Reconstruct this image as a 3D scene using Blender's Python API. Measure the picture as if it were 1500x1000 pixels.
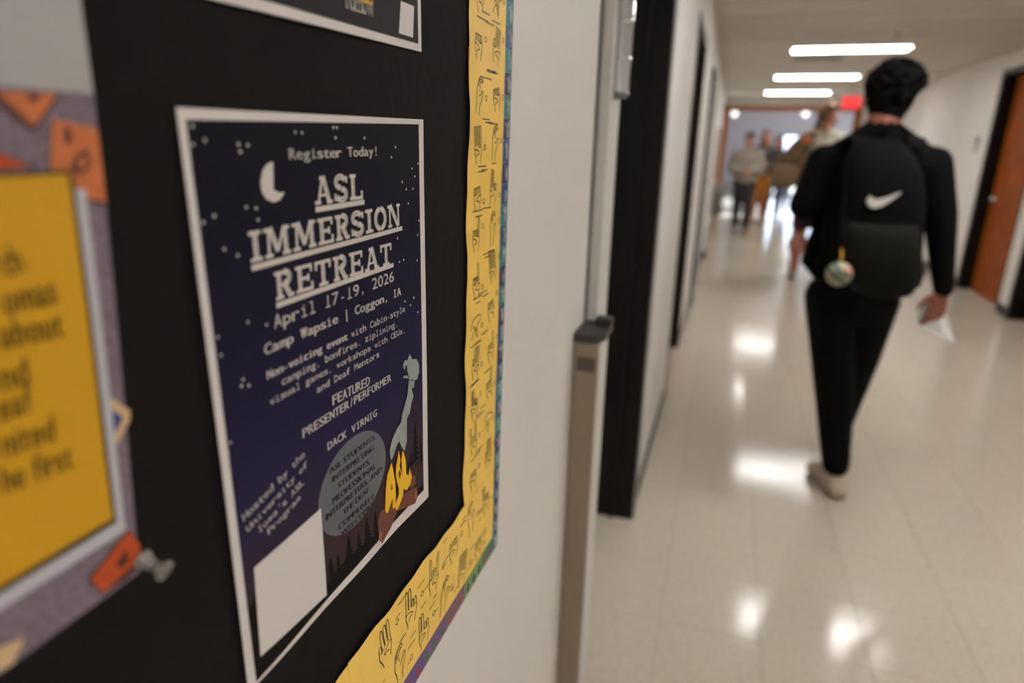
import bpy, bmesh, math, random
from mathutils import Vector, Matrix
random.seed(7)
S = bpy.context.scene
COL = S.collection
for o in list(bpy.data.objects): bpy.data.objects.remove(o, do_unlink=True)

# ------------------------------------------------------------------ camera (24 mm class lens, rolled and pitched down)
EYE = 1.45
FPX = 950.0
def _basis():
    vx, vy = 320.0, -283.0
    ny = (FPX*FPX + 170*320 + 500*283)/(283+.0655*320); nx = 920-.0655*ny
    F = Vector((vx, vy, FPX)).normalized()
    D = Vector((nx-750, ny-500, FPX)); D = (D - D.dot(F)*F).normalized()
    R = D.cross(F).normalized()
    if R.x < 0: R = -R
    return R, F, -D
BX, BY, BZ = _basis()               # world axes written in camera axes (x right, y down, z forward)
def _ray(px, py):
    c = Vector((px-750, py-500, FPX)); return Vector((BX.dot(c), BY.dot(c), BZ.dot(c)))
def at(px, py, Y):                  # the point of the plane y = Y behind a pixel of the survey
    r = _ray(px, py); return r*(Y/r.y) + Vector((0, 0, EYE))
def onwall(px, py, X):
    r = _ray(px, py); return r*(X/r.x) + Vector((0, 0, EYE))
cam = bpy.data.cameras.new('camera'); camo = bpy.data.objects.new('camera', cam); COL.objects.link(camo)
right = Vector((BX.x, BY.x, BZ.x)); down = Vector((BX.y, BY.y, BZ.y)); fwd = Vector((BX.z, BY.z, BZ.z))
camo.matrix_world = Matrix(((right.x, -down.x, -fwd.x, 0), (right.y, -down.y, -fwd.y, 0), (right.z, -down.z, -fwd.z, EYE), (0, 0, 0, 1)))
cam.sensor_width = 36; cam.lens = 36*FPX/1500; cam.clip_start = .01; cam.clip_end = 200
cam.dof.use_dof = True; cam.dof.focus_distance = .50; cam.dof.aperture_fstop = 3.3
S.camera = camo

# ------------------------------------------------------------------ light and exposure
S.view_settings.view_transform = 'Standard'; S.view_settings.look = 'None'
S.view_settings.gamma = 1; S.view_settings.use_curve_mapping = False
S.view_settings.exposure = 0.0
LAMP = 20.5                         # brightness of the fluorescent diffusers
W = bpy.data.worlds.new('World'); S.world = W; W.use_nodes = True
wn = W.node_tree.nodes; bgn = wn['Background']; bgn.inputs[0].default_value = (.72, .82, 1, 1); bgn.inputs[1].default_value = 5.0
sun = bpy.data.lights.new('sun', 'SUN'); sun.energy = 28; sun.angle = .02; sun.color = (.97, .98, 1)
suno = bpy.data.objects.new('sun', sun); COL.objects.link(suno)
suno.rotation_euler = Vector((-.85, -.16, -.40)).to_track_quat('-Z', 'Y').to_euler()

# ------------------------------------------------------------------ helpers
def srgb(r, g, b):
    f = lambda c: (c/255/12.92) if c/255 <= .04045 else ((c/255+.055)/1.055)**2.4
    return (f(r), f(g), f(b), 1)
_m = {}
def mat(name, c, rough=.6, metal=0, noise=0, nscale=20, bump=0, bscale=200, spec=.5, sheen=0, coat=0, trans=0, emit=0, ior=1.45):
    if name in _m: return _m[name]
    m = bpy.data.materials.new(name); m.use_nodes = True; nt = m.node_tree; b = nt.nodes['Principled BSDF']
    b.inputs['Base Color'].default_value = c; b.inputs['Roughness'].default_value = rough; b.inputs['Metallic'].default_value = metal
    b.inputs['Specular IOR Level'].default_value = spec; b.inputs['IOR'].default_value = ior
    if sheen: b.inputs['Sheen Weight'].default_value = sheen
    if coat: b.inputs['Coat Weight'].default_value = coat; b.inputs['Coat Roughness'].default_value = .08
    if trans: b.inputs['Transmission Weight'].default_value = trans
    if emit: b.inputs['Emission Color'].default_value = c; b.inputs['Emission Strength'].default_value = emit
    if noise or bump:
        tc = nt.nodes.new('ShaderNodeTexCoord')
    if noise:
        n = nt.nodes.new('ShaderNodeTexNoise'); n.inputs['Scale'].default_value = nscale; n.inputs['Detail'].default_value = 6
        r = nt.nodes.new('ShaderNodeMapRange'); r.inputs[1].default_value = .3; r.inputs[2].default_value = .7
        r.inputs[3].default_value = 1-noise; r.inputs[4].default_value = 1+noise
        mx = nt.nodes.new('ShaderNodeVectorMath'); mx.operation = 'SCALE'; mx.inputs[0].default_value = c[:3]
        nt.links.new(tc.outputs['Object'], n.inputs['Vector']); nt.links.new(n.outputs[0], r.inputs[0])
        nt.links.new(r.outputs[0], mx.inputs['Scale']); nt.links.new(mx.outputs[0], b.inputs['Base Color'])
    if bump:
        n = nt.nodes.new('ShaderNodeTexNoise'); n.inputs['Scale'].default_value = bscale; n.inputs['Detail'].default_value = 4
        bp = nt.nodes.new('ShaderNodeBump'); bp.inputs['Strength'].default_value = bump; bp.inputs['Distance'].default_value = .002
        nt.links.new(tc.outputs['Object'], n.inputs['Vector']); nt.links.new(n.outputs[0], bp.inputs['Height']); nt.links.new(bp.outputs[0], b.inputs['Normal'])
    _m[name] = m; return m

def link(name, me, m=None, parent=None, smooth=False):
    o = bpy.data.objects.new(name, me); COL.objects.link(o)
    if m and me is not None:
        me.materials.clear(); me.materials.append(m)
    if parent: o.parent = parent
    if smooth:
        for p in me.polygons: p.use_smooth = True
    return o
def empty(name, loc=(0, 0, 0), label=None, cat=None, group=None):
    o = bpy.data.objects.new(name, None); COL.objects.link(o); o.location = loc; o.empty_display_size = .05
    tag(o, label, cat, group); return o
def tag(o, label=None, cat=None, group=None, kind=None):
    if label: o['label'] = label
    if cat: o['category'] = cat
    if group: o['group'] = group
    if kind: o['kind'] = kind
    return o
def mesh(name, vs, fs):
    me = bpy.data.meshes.new(name); me.from_pydata([tuple(v) for v in vs], [], fs); me.update(); return me
def boxes(name, bl, m, parent=None, off=(0, 0, 0), bevel=0):
    bm = bmesh.new()
    for (x0, y0, z0, x1, y1, z1) in bl:
        r = bmesh.ops.create_cube(bm, size=1)
        for v in r['verts']:
            v.co = Vector(((x0+x1)/2 + v.co.x*(x1-x0)-off[0], (y0+y1)/2 + v.co.y*(y1-y0)-off[1], (z0+z1)/2 + v.co.z*(z1-z0)-off[2]))
    if bevel: bmesh.ops.bevel(bm, geom=bm.edges[:], offset=bevel, segments=2, affect='EDGES', profile=.5)
    me = bpy.data.meshes.new(name); bm.to_mesh(me); bm.free()
    return link(name, me, m, parent)
def struct(o): o['kind'] = 'structure'; return o
def cyl(name, a, b, r0, r1, m, parent=None, n=20):
    a = Vector(a); b = Vector(b); d = (b-a); q = d.to_track_quat('Z', 'Y')
    vs = []; fs = []
    for k, (p, r) in enumerate(((a, r0), (b, r1))):
        for i in range(n):
            t = 2*math.pi*i/n; vs.append(p + q @ Vector((math.cos(t)*r, math.sin(t)*r, 0)))
    for i in range(n): fs.append((i, (i+1) % n, n+(i+1) % n, n+i))
    fs.append(tuple(range(n-1, -1, -1))); fs.append(tuple(range(n, 2*n)))
    return link(name, mesh(name, vs, fs), m, parent, smooth=False)
def lathe(name, axis_p, axis_d, prof, m, parent=None, n=28):
    q = Vector(axis_d).to_track_quat('Z', 'Y'); vs = []; fs = []
    for (h, r) in prof:
        for i in range(n):
            t = 2*math.pi*i/n; vs.append(Vector(axis_p)+q @ Vector((math.cos(t)*r, math.sin(t)*r, h)))
    for k in range(len(prof)-1):
        for i in range(n): fs.append((k*n+i, k*n+(i+1) % n, (k+1)*n+(i+1) % n, (k+1)*n+i))
    fs.append(tuple(range(n-1, -1, -1))); fs.append(tuple((len(prof)-1)*n+i for i in range(n)))
    return link(name, mesh(name, vs, fs), m, parent, smooth=True)

# ------------------------------------------------------------------ materials
M_wall = mat('painted_wall', srgb(222, 217, 211), .55, noise=.03, nscale=3, bump=.15, bscale=260)
M_ceil = mat('ceiling_tile', srgb(208, 203, 194), .9, noise=.08, nscale=90, bump=.5, bscale=320)
M_grid = mat('ceiling_grid', srgb(206, 198, 184), .5)
M_black = mat('black_frame_paint', srgb(13, 11, 10), .4, bump=.05, spec=.3)
M_base = mat('charcoal_rubber_base', srgb(44, 42, 42), .5)
M_wood = mat('orange_wood', srgb(140, 68, 10), .5, spec=.25, noise=.25, nscale=9)
M_steel = mat('brushed_steel', srgb(190, 190, 190), .25, 1)
M_taupe = mat('taupe_metal', srgb(146, 130, 112), .38, .35, noise=.05, nscale=6)
M_dark = mat('dark_grey_plastic', srgb(52, 50, 50), .45)
M_grey = mat('grey_trim_paint', srgb(150, 148, 144), .5)
M_cream = mat('cream_panel', srgb(208, 204, 197), .5)
M_lite = mat('lamp_diffuser', (1, .985, .965, 1), .5, emit=LAMP)

def floor_mat():
    m = bpy.data.materials.new('waxed_tile'); m.use_nodes = True; nt = m.node_tree; b = nt.nodes['Principled BSDF']; L = nt.links
    g = nt.nodes.new('ShaderNodeNewGeometry'); oi = nt.nodes.new('ShaderNodeObjectInfo')
    n = nt.nodes.new('ShaderNodeTexNoise'); n.inputs['Scale'].default_value = 55; n.inputs['Detail'].default_value = 8
    n2 = nt.nodes.new('ShaderNodeTexNoise'); n2.inputs['Scale'].default_value = 5; n2.inputs['Detail'].default_value = 3
    L.new(g.outputs['Position'], n.inputs['Vector']); L.new(g.outputs['Position'], n2.inputs['Vector'])
    cr = nt.nodes.new('ShaderNodeValToRGB'); e = cr.color_ramp.elements
    e[0].position = .25; e[0].color = srgb(194, 183, 166); e[1].position = .7; e[1].color = srgb(210, 199, 183)
    L.new(n.outputs[0], cr.inputs[0])
    r = nt.nodes.new('ShaderNodeMapRange'); r.inputs[3].default_value = .982; r.inputs[4].default_value = 1.015
    L.new(oi.outputs['Random'], r.inputs[0])
    sc = nt.nodes.new('ShaderNodeVectorMath'); sc.operation = 'SCALE'; L.new(cr.outputs[0], sc.inputs[0]); L.new(r.outputs[0], sc.inputs['Scale'])
    L.new(sc.outputs[0], b.inputs['Base Color'])
    r2 = nt.nodes.new('ShaderNodeMapRange'); r2.inputs[3].default_value = .085; r2.inputs[4].default_value = .165
    L.new(n2.outputs[0], r2.inputs[0]); L.new(r2.outputs[0], b.inputs['Roughness'])
    n3 = nt.nodes.new('ShaderNodeTexNoise'); n3.inputs['Scale'].default_value = 3.2; n3.inputs['Detail'].default_value = 2
    L.new(g.outputs['Position'], n3.inputs['Vector'])
    bp = nt.nodes.new('ShaderNodeBump'); bp.inputs['Strength'].default_value = .15; bp.inputs['Distance'].default_value = .004
    L.new(n3.outputs[0], bp.inputs['Height']); L.new(bp.outputs[0], b.inputs['Normal'])
    b.inputs['Specular IOR Level'].default_value = .5
    return m
M_floor = floor_mat()
M_joint = mat('tile_joint', srgb(150, 138, 118), .6)

# ------------------------------------------------------------------ the setting
XL, XR, ZC = -.224, 2.60, 2.46
Y0, YE = -4.5, 15.1
fl = struct(boxes('floor', [(-.9, Y0, -.05, 3.2, YE+.25, -.004)], M_joint))
TS = .305
bm = bmesh.new(); bmesh.ops.create_cube(bm, size=1)
for v in bm.verts: v.co = Vector((v.co.x*(TS-.0012), v.co.y*(TS-.0012), v.co.z*.004))
bmesh.ops.bevel(bm, geom=[e for e in bm.edges if all(v.co.z > 0 for v in e.verts)], offset=.0006, segments=1, affect='EDGES')
tile_me = bpy.data.meshes.new('tile'); bm.to_mesh(tile_me); bm.free(); tile_me.materials.append(M_floor)
near = []; far = []
ix0 = math.floor((-.9)/TS); 
for iy in range(int(Y0/TS)-1, int((YE+.25)/TS)+1):
    for ix in range(-3, 11):
        cx = ix*TS+.10; cy = iy*TS+.12
        if cx < -.62 or cx > 3.0 or cy > YE+.1 or cy < Y0+.1: continue
        inview = cy > 1.1 and XL-.2 < cx < XR+.2 and not (cy < 2.3 and cx > 1.7+.6*(cy-1))
        (near if inview else far).append((cx, cy))
near.sort(key=lambda p: p[1]); far += near[300:]; near = near[:300]
for cx, cy in near:
    t = link('tile', tile_me, None, fl); t.location = (cx, cy, -.002)
vs = []; fs = []
for cx, cy in far:
    h = (TS-.0012)/2; k = len(vs)
    vs += [(cx-h, cy-h, -.004), (cx+h, cy-h, -.004), (cx+h, cy+h, -.004), (cx-h, cy+h, -.004), (cx-h, cy-h, 0), (cx+h, cy-h, 0), (cx+h, cy+h, 0), (cx-h, cy+h, 0)]
    fs += [(k+4, k+5, k+6, k+7), (k, k+1, k+5, k+4), (k+1, k+2, k+6, k+5), (k+2, k+3, k+7, k+6), (k+3, k, k+4, k+7)]
tag(link('tile_field', mesh('tile_field', vs, fs), M_floor, fl), kind='stuff')

# walls: pieces between recessed doorways
def recess_left(ya, yb): return ya, yb
DL = [(1.272, 2.37), (3.80, 4.86)]
T = .30
seg = []; y = Y0
for a, b in DL:
    seg.append((XL-T, y, 0, XL, a, ZC)); seg.append((XL-T, a, 2.12, XL, b, ZC)); y = b
seg.append((XL-T, y, 0, XL, YE, ZC))
for a, b in DL: seg.append((XL-T-.1, a-.1, 0, XL-T+.04, b+.1, 2.3))
struct(boxes('wall_left', seg, M_wall))
seg = []; y = Y0
DR = [(5.72, 6.90), (7.20, 8.36)]
for a, b in DR:
    seg.append((XR, y, 0, XR+T, a, ZC)); seg.append((XR, a, 2.275, XR+T, b, ZC)); y = b
seg.append((XR, y, 0, XR+T, YE, ZC))
for a, b in DR: seg.append((XR+T-.04, a-.1, 0, XR+T+.1, b+.1, 2.3))
struct(boxes('wall_right', seg, M_wall))
struct(boxes('wall_back', [(XL-T, Y0-.2, 0, XR+T, Y0, ZC)], M_wall))
# base strips
struct(boxes('baseboard_left', [(XL, a, 0, XL+.006, b, .075) for a, b in ((Y0, 1.05), (2.372, 3.797), (4.863, 6.3), (7.4, YE))], M_base))
struct(boxes('baseboard_right', [(XR-.006, a, 0, XR, b, .10) for a, b in ((Y0, 5.717), (6.903, 7.197), (8.363, YE))], M_base))
# ceiling: plenum slab, panels, T-bars
PY = .58; XG = [XL, .50, 1.64, XR]
ce = struct(boxes('ceiling', [(XL-T, Y0, ZC+.02, XR+T, YE+.2, ZC+.08)], M_grid))
LY = [8.06 + 2.9*k for k in range(-4, 3)]         # lamp rows
for s in range(int((YE-Y0)/PY)+2):
    yc = 8.06 - PY*22 + s*PY
    if yc-PY/2 < Y0 or yc-PY/2 > YE: continue
    for c in range(3):
        xa, xb = XG[c], XG[c+1]; yb = min(yc+PY/2, YE)
        if c == 1 and any(abs(yc-l) < .1 for l in LY): continue
        boxes('ceiling_panel', [(xa+.008, yc-PY/2+.008, ZC+.001, xb-.008, yb-.008, ZC+.018)], M_ceil, ce)
    boxes('grid_bar', [(XL, yc-PY/2-.012, ZC-.006, XR, yc-PY/2+.012, ZC+.004)], M_grid, ce)
for x in XG[1:3]: boxes('grid_runner', [(x-.012, Y0, ZC-.008, x+.012, YE, ZC+.003)], M_grid, ce)
boxes('wall_angle', [(XL, Y0, ZC-.02, XL+.02, YE, ZC+.002), (XR-.02, Y0, ZC-.02, XR, YE, ZC+.002)], M_grid, ce)

def recessed_door(n, a, b, side, top, mdoor, jamb=.05, depth=.15):
    # black jambs and head lining the recess, wood slab at its back
    s = 1 if side == 'R' else -1; x0 = XR if side == 'R' else XL
    X = lambda d: x0 + s*d
    r = struct(boxes('door_%d' % n, [tuple(v) for v in [(min(X(depth), X(depth+.045)), a+jamb, .008, max(X(depth), X(depth+.045)), b-jamb, top-jamb)]], mdoor))
    def bx(d0, d1, ya, yb, za, zb): return (min(X(d0), X(d1)), ya, za, max(X(d0), X(d1)), yb, zb)
    boxes('door_frame', [bx(-.006, depth+.08, b-jamb*.35, b, 0, top), bx(-.006, depth+.08, a, a+jamb*.35, 0, top), bx(-.006, depth+.08, a, b, top-jamb, top),
                          bx(depth*.45, depth*.6, b-jamb*.6, b-jamb*.3, 0, top)], M_black, r)
    return r, X
d1, X = recessed_door(1, 1.272, 2.37, 'L', 2.12, M_cream)
d2, X = recessed_door(2, 3.80, 4.86, 'L', 2.12, M_wood, depth=.05)
for k, (a, b) in enumerate(DR):
    dr, X = recessed_door(4+k, a, b, 'R', 2.275, M_wood, depth=.11)
    boxes('casing', [(XR-.012, b, 0, XR, b+.05, 2.275), (XR-.012, a, 2.225, XR, b+.05, 2.275)], M_black, dr)
    h = lathe('door_handle', (XR+.11, b-.13, .99), (-1, 0, 0), [(0, .03), (.01, .03), (.012, .012), (.045, .012)], M_steel, dr)
    cyl('lever', (XR+.066, b-.13, .99), (XR+.06, b-.25, .99), .010, .008, M_steel, dr)
# third left door, flush with the wall
M_gap = mat('shadow_gap_grey', srgb(92, 90, 92), .5)
d3 = struct(boxes('door_3', [(XL, 6.36, .01, XL+.016, 7.30, 2.08)], M_cream))
boxes('door_frame', [(XL, 6.30, 0, XL+.03, 6.36, 2.12), (XL, 7.30, 0, XL+.03, 7.36, 2.12), (XL, 6.30, 2.08, XL+.03, 7.36, 2.12)], M_gap, d3)
lathe('door_handle', (XL+.016, 6.50, 1.15), (1, 0, 0), [(0, .03), (.008, .03), (.01, .012), (.05, .012)], M_steel, d3)
cyl('lever', (XL+.06, 6.48, 1.15), (XL+.06, 6.62, 1.15), .012, .010, M_steel, d3)
# grey edge bead beside the black frame, pilaster slab next to the board
struct(boxes('trim_1', [(XL, 2.372, 0, XL+.010, 2.43, 2.16)], M_grey))
struct(boxes('trim_2', [(XL, 1.163, 0, XL+.021, 1.270, ZC-.021)], M_cream))
struct(boxes('trim_3', [(XL, 1.146, 0, XL+.003, 1.162, ZC-.021)], M_gap))

# far opening with its orange wood frame, lobby beyond
M_lob = mat('lobby_wall', srgb(164, 158, 162), .6)
fy = YE
xA, xB, zA = XL, 2.40, 2.30
ef = struct(boxes('wall_end', [(xB, fy, 0, XR+T, fy+.2, ZC+.6), (XL-T, fy, 0, XL, fy+.2, ZC+.6), (XL, fy, zA, xB, fy+.2, ZC+.6)], M_wall))
struct(boxes('trim_4', [(XL+.002, fy-.03, 0, XL+.12, fy+.21, zA), (xB-.10, fy-.03, 0, xB-.002, fy+.21, zA), (XL+.12, fy-.03, zA-.10, xB-.10, fy+.21, zA)], mat('end_frame_wood', srgb(150, 82, 18), .6, noise=.15, nscale=9, spec=.15)))
LX0, LX1, LY1, LZ = -3.2, 5.0, 23.0, 3.0
M_lfloor = mat('lobby_floor', srgb(205, 200, 190), .14)
struct(boxes('floor_lobby', [(LX0, fy+.25, -.05, LX1, LY1, 0)], M_lfloor))
struct(boxes('ceiling_lobby', [(LX0, fy+.2, LZ, LX1, LY1, LZ+.1)], M_lob))
p0 = at(1136, 196, LY1); p1 = at(1180, 225, LY1)
gx0, gx1, gz = p0.x, p0.x+1.9, p0.z
struct(boxes('wall_lobby_far', [(LX0, LY1, 0, gx0, LY1+.2, LZ), (gx1, LY1, 0, LX1, LY1+.2, LZ), (gx0, LY1, gz, gx1, LY1+.2, LZ)], M_lob))
struct(boxes('wall_lobby_left', [(LX0-.2, fy, 0, LX0, LY1+.2, LZ)], M_lob))
struct(boxes('wall_lobby_front', [(LX0, fy, 0, XL-T, fy+.2, LZ), (XR+T, fy, 0, LX1, fy+.2, LZ)], M_lob))
wy = [(16.0, 18.4), (18.8, 22.4)]
struct(boxes('wall_lobby_right', [(LX1, fy, 0, LX1+.2, 16.0, LZ), (LX1, 18.4, 0, LX1+.2, 18.8, LZ), (LX1, 22.4, 0, LX1+.2, LY1+.2, LZ)]+[(LX1, a, 2.85, LX1+.2, b, LZ) for a, b in wy], M_lob))
M_alu = mat('window_metal', srgb(120, 124, 130), .4, .6)
M_glass = bpy.data.materials.new('window_glass'); M_glass.use_nodes = True
_n = M_glass.node_tree; _n.nodes.clear(); _o = _n.nodes.new('ShaderNodeOutputMaterial'); _x = _n.nodes.new('ShaderNodeMixShader'); _x.inputs[0].default_value = .07
_t = _n.nodes.new('ShaderNodeBsdfTransparent'); _t.inputs[0].default_value = (.93, .96, .97, 1); _g = _n.nodes.new('ShaderNodeBsdfGlossy'); _g.inputs['Roughness'].default_value = .02
_n.links.new(_t.outputs[0], _x.inputs[1]); _n.links.new(_g.outputs[0], _x.inputs[2]); _n.links.new(_x.outputs[0], _o.inputs[0])
def window(n, x0, x1, y0, y1, z0, z1, along):
    if along == 'x':
        w = struct(boxes('window_%d' % n, [(x0, y0, z0, x0+.05, y1, z1), (x1-.05, y0, z0, x1, y1, z1), ((x0+x1)/2-.03, y0, z0, (x0+x1)/2+.03, y1, z1), (x0, y0, z1-.06, x1, y1, z1), (x0, y0, z0, x1, y1, z0+.08)], M_alu))
        boxes('pane', [(x0+.05, (y0+y1)/2-.004, z0+.08, (x0+x1)/2-.03, (y0+y1)/2+.004, z1-.06)], M_glass, w)
        boxes('pane', [((x0+x1)/2+.03, (y0+y1)/2-.004, z0+.08, x1-.05, (y0+y1)/2+.004, z1-.06)], M_glass, w)
    else:
        w = struct(boxes('window_%d' % n, [(x0, y0, z0, x1, y0+.05, z1), (x0, y1-.05, z0, x1, y1, z1), (x0, (y0+y1)/2-.03, z0, x1, (y0+y1)/2+.03, z1), (x0, y0, z1-.06, x1, y1, z1), (x0, y0, z0, x1, y1, z0+.08)], M_alu))
        boxes('pane', [((x0+x1)/2-.004, y0+.05, z0+.08, (x0+x1)/2+.004, (y0+y1)/2-.03, z1-.06)], M_glass, w)
        boxes('pane', [((x0+x1)/2-.004, (y0+y1)/2+.03, z0+.08, (x0+x1)/2+.004, y1-.05, z1-.06)], M_glass, w)
window(1, gx0, gx1, LY1+.06, LY1+.12, 0, gz, 'x')
for k, (a, b) in enumerate(wy): window(2+k, LX1+.06, LX1+.12, a, b, 0, 2.85, 'y')
struct(boxes('floor_outside', [(LX1+.2, 8, -.1, LX1+25, 45, -.02), (-12, LY1+.2, -.1, LX1+.2, 45, -.02)], mat('pavement', srgb(176, 172, 166), .9)))

# ------------------------------------------------------------------ lamps, vent, sprinkler, exit sign
lamp0 = None
for k, ly in enumerate(LY):
    nm = {8.06: 'nearest', 10.96: 'middle', 13.86: 'farthest'}
    if ly < 3: lab = 'fluorescent ceiling panel behind or above the viewer, out of frame'
    lab = 'recessed fluorescent ceiling panel between the frame top and the walker in black' 
    t = empty('ceiling_light', (1.07, ly, ZC), None, 'ceiling light', 'fluorescent ceiling panels')
    boxes('frame', [(-.57, -.19, -.006, -.550, .19, .018), (.550, -.19, -.006, .57, .19, .018), (-.550, -.19, -.006, .550, -.175, .018), (-.550, .175, -.006, .550, .19, .018)], M_grid, t)
    boxes('diffuser', [(-.549, -.174, 0, .549, .174, .006)], M_lite, t)
    for q in (-1, 1): boxes('ceiling_panel', [(.508, ly+min(q*.192, q*.28), ZC+.001, 1.632, ly+max(q*.192, q*.28), ZC+.018)], M_ceil, ce)
    if abs(ly-8.06) < .1: t['label'] = 'largest lit ceiling panel, left above the curly black hair'
    elif abs(ly-10.96) < .1: t['label'] = 'middle of the three lit ceiling panels in the corridor'
    elif abs(ly-13.86) < .1: t['label'] = 'smallest lit ceiling panel, nearest the wooden end frame'
    elif abs(ly-5.16) < .1: t['label'] = 'lit ceiling panel just above the frame, mirrored in the floor tiles'
    elif abs(ly-2.26) < .1: t['label'] = 'ceiling panel overhead between board and walker, out of frame'
    elif abs(ly+.64) < .1: t['label'] = 'ceiling panel just behind the viewer, out of frame'
    else: t['label'] = 'rearmost ceiling panel far behind the viewer, out of frame'
v = empty('ceiling_vent', (.84, 8.72, ZC), 'dark slotted air vent just past the largest ceiling panel', 'vent')
boxes('vent_frame', [(-.28, -.16, -.008, -.26, .16, .0), (.26, -.16, -.008, .28, .16, 0), (-.26, -.16, -.008, .26, -.14, 0), (-.26, .14, -.008, .26, .16, 0)], M_grid, v)
boxes('backing', [(-.26, -.14, -.002, .26, .14, .0)], M_dark, v)
for k in range(8): boxes('slat', [(-.26, -.13+k*.035, -.007, .26, -.122+k*.035, -.0022)], M_base, v)
sp = at(1314, 49, 7.35); sp = onp = Vector((_ray(1314, 49)*(1.01/_ray(1314, 49).z)))
sk = empty('sprinkler', (sp.x, sp.y, ZC), 'small pendant sprinkler head in the ceiling above the curly hair', 'sprinkler')
lathe('escutcheon', (0, 0, .001), (0, 0, -1), [(0, .04), (.006, .036), (.01, .012), (.03, .010)], M_steel, sk)
lathe('deflector', (0, 0, -.030), (0, 0, -1), [(0, .02), (.003, .02)], M_steel, sk)
M_exit = mat('exit_red', srgb(238, 36, 52), .5, emit=.9)
ex = at(1247, 150, 12.6)
xs = empty('exit_sign', (ex.x, 12.6, ex.z), 'glowing red exit sign hanging from the ceiling right of the lamps', 'exit sign')
boxes('housing', [(-.15, 0, -.10, .15, .045, .10), (-.02, .01, .10, .02, .035, ZC-ex.z)], M_cream, xs)
boxes('face', [(-.145, -.006, -.095, .145, -.0005, .095)], M_exit, xs)
def exit_text():
    vs = []; fs = []; x = -.115
    for c_ in 'EXIT':
        g, f = glyph(c_); x0 = min(p[0] for p in g); k = len(vs); kk = .11/.7
        vs += [(x+(p[0]-x0)*kk*.8, -.0075, p[1]*kk-.055) for p in g]; fs += [tuple(i+k for i in q) for q in f]; x += (max(p[0] for p in g)-x0)*kk*.8+.018
    return mesh('lettering', vs, fs)
EXT = exit_text

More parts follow.
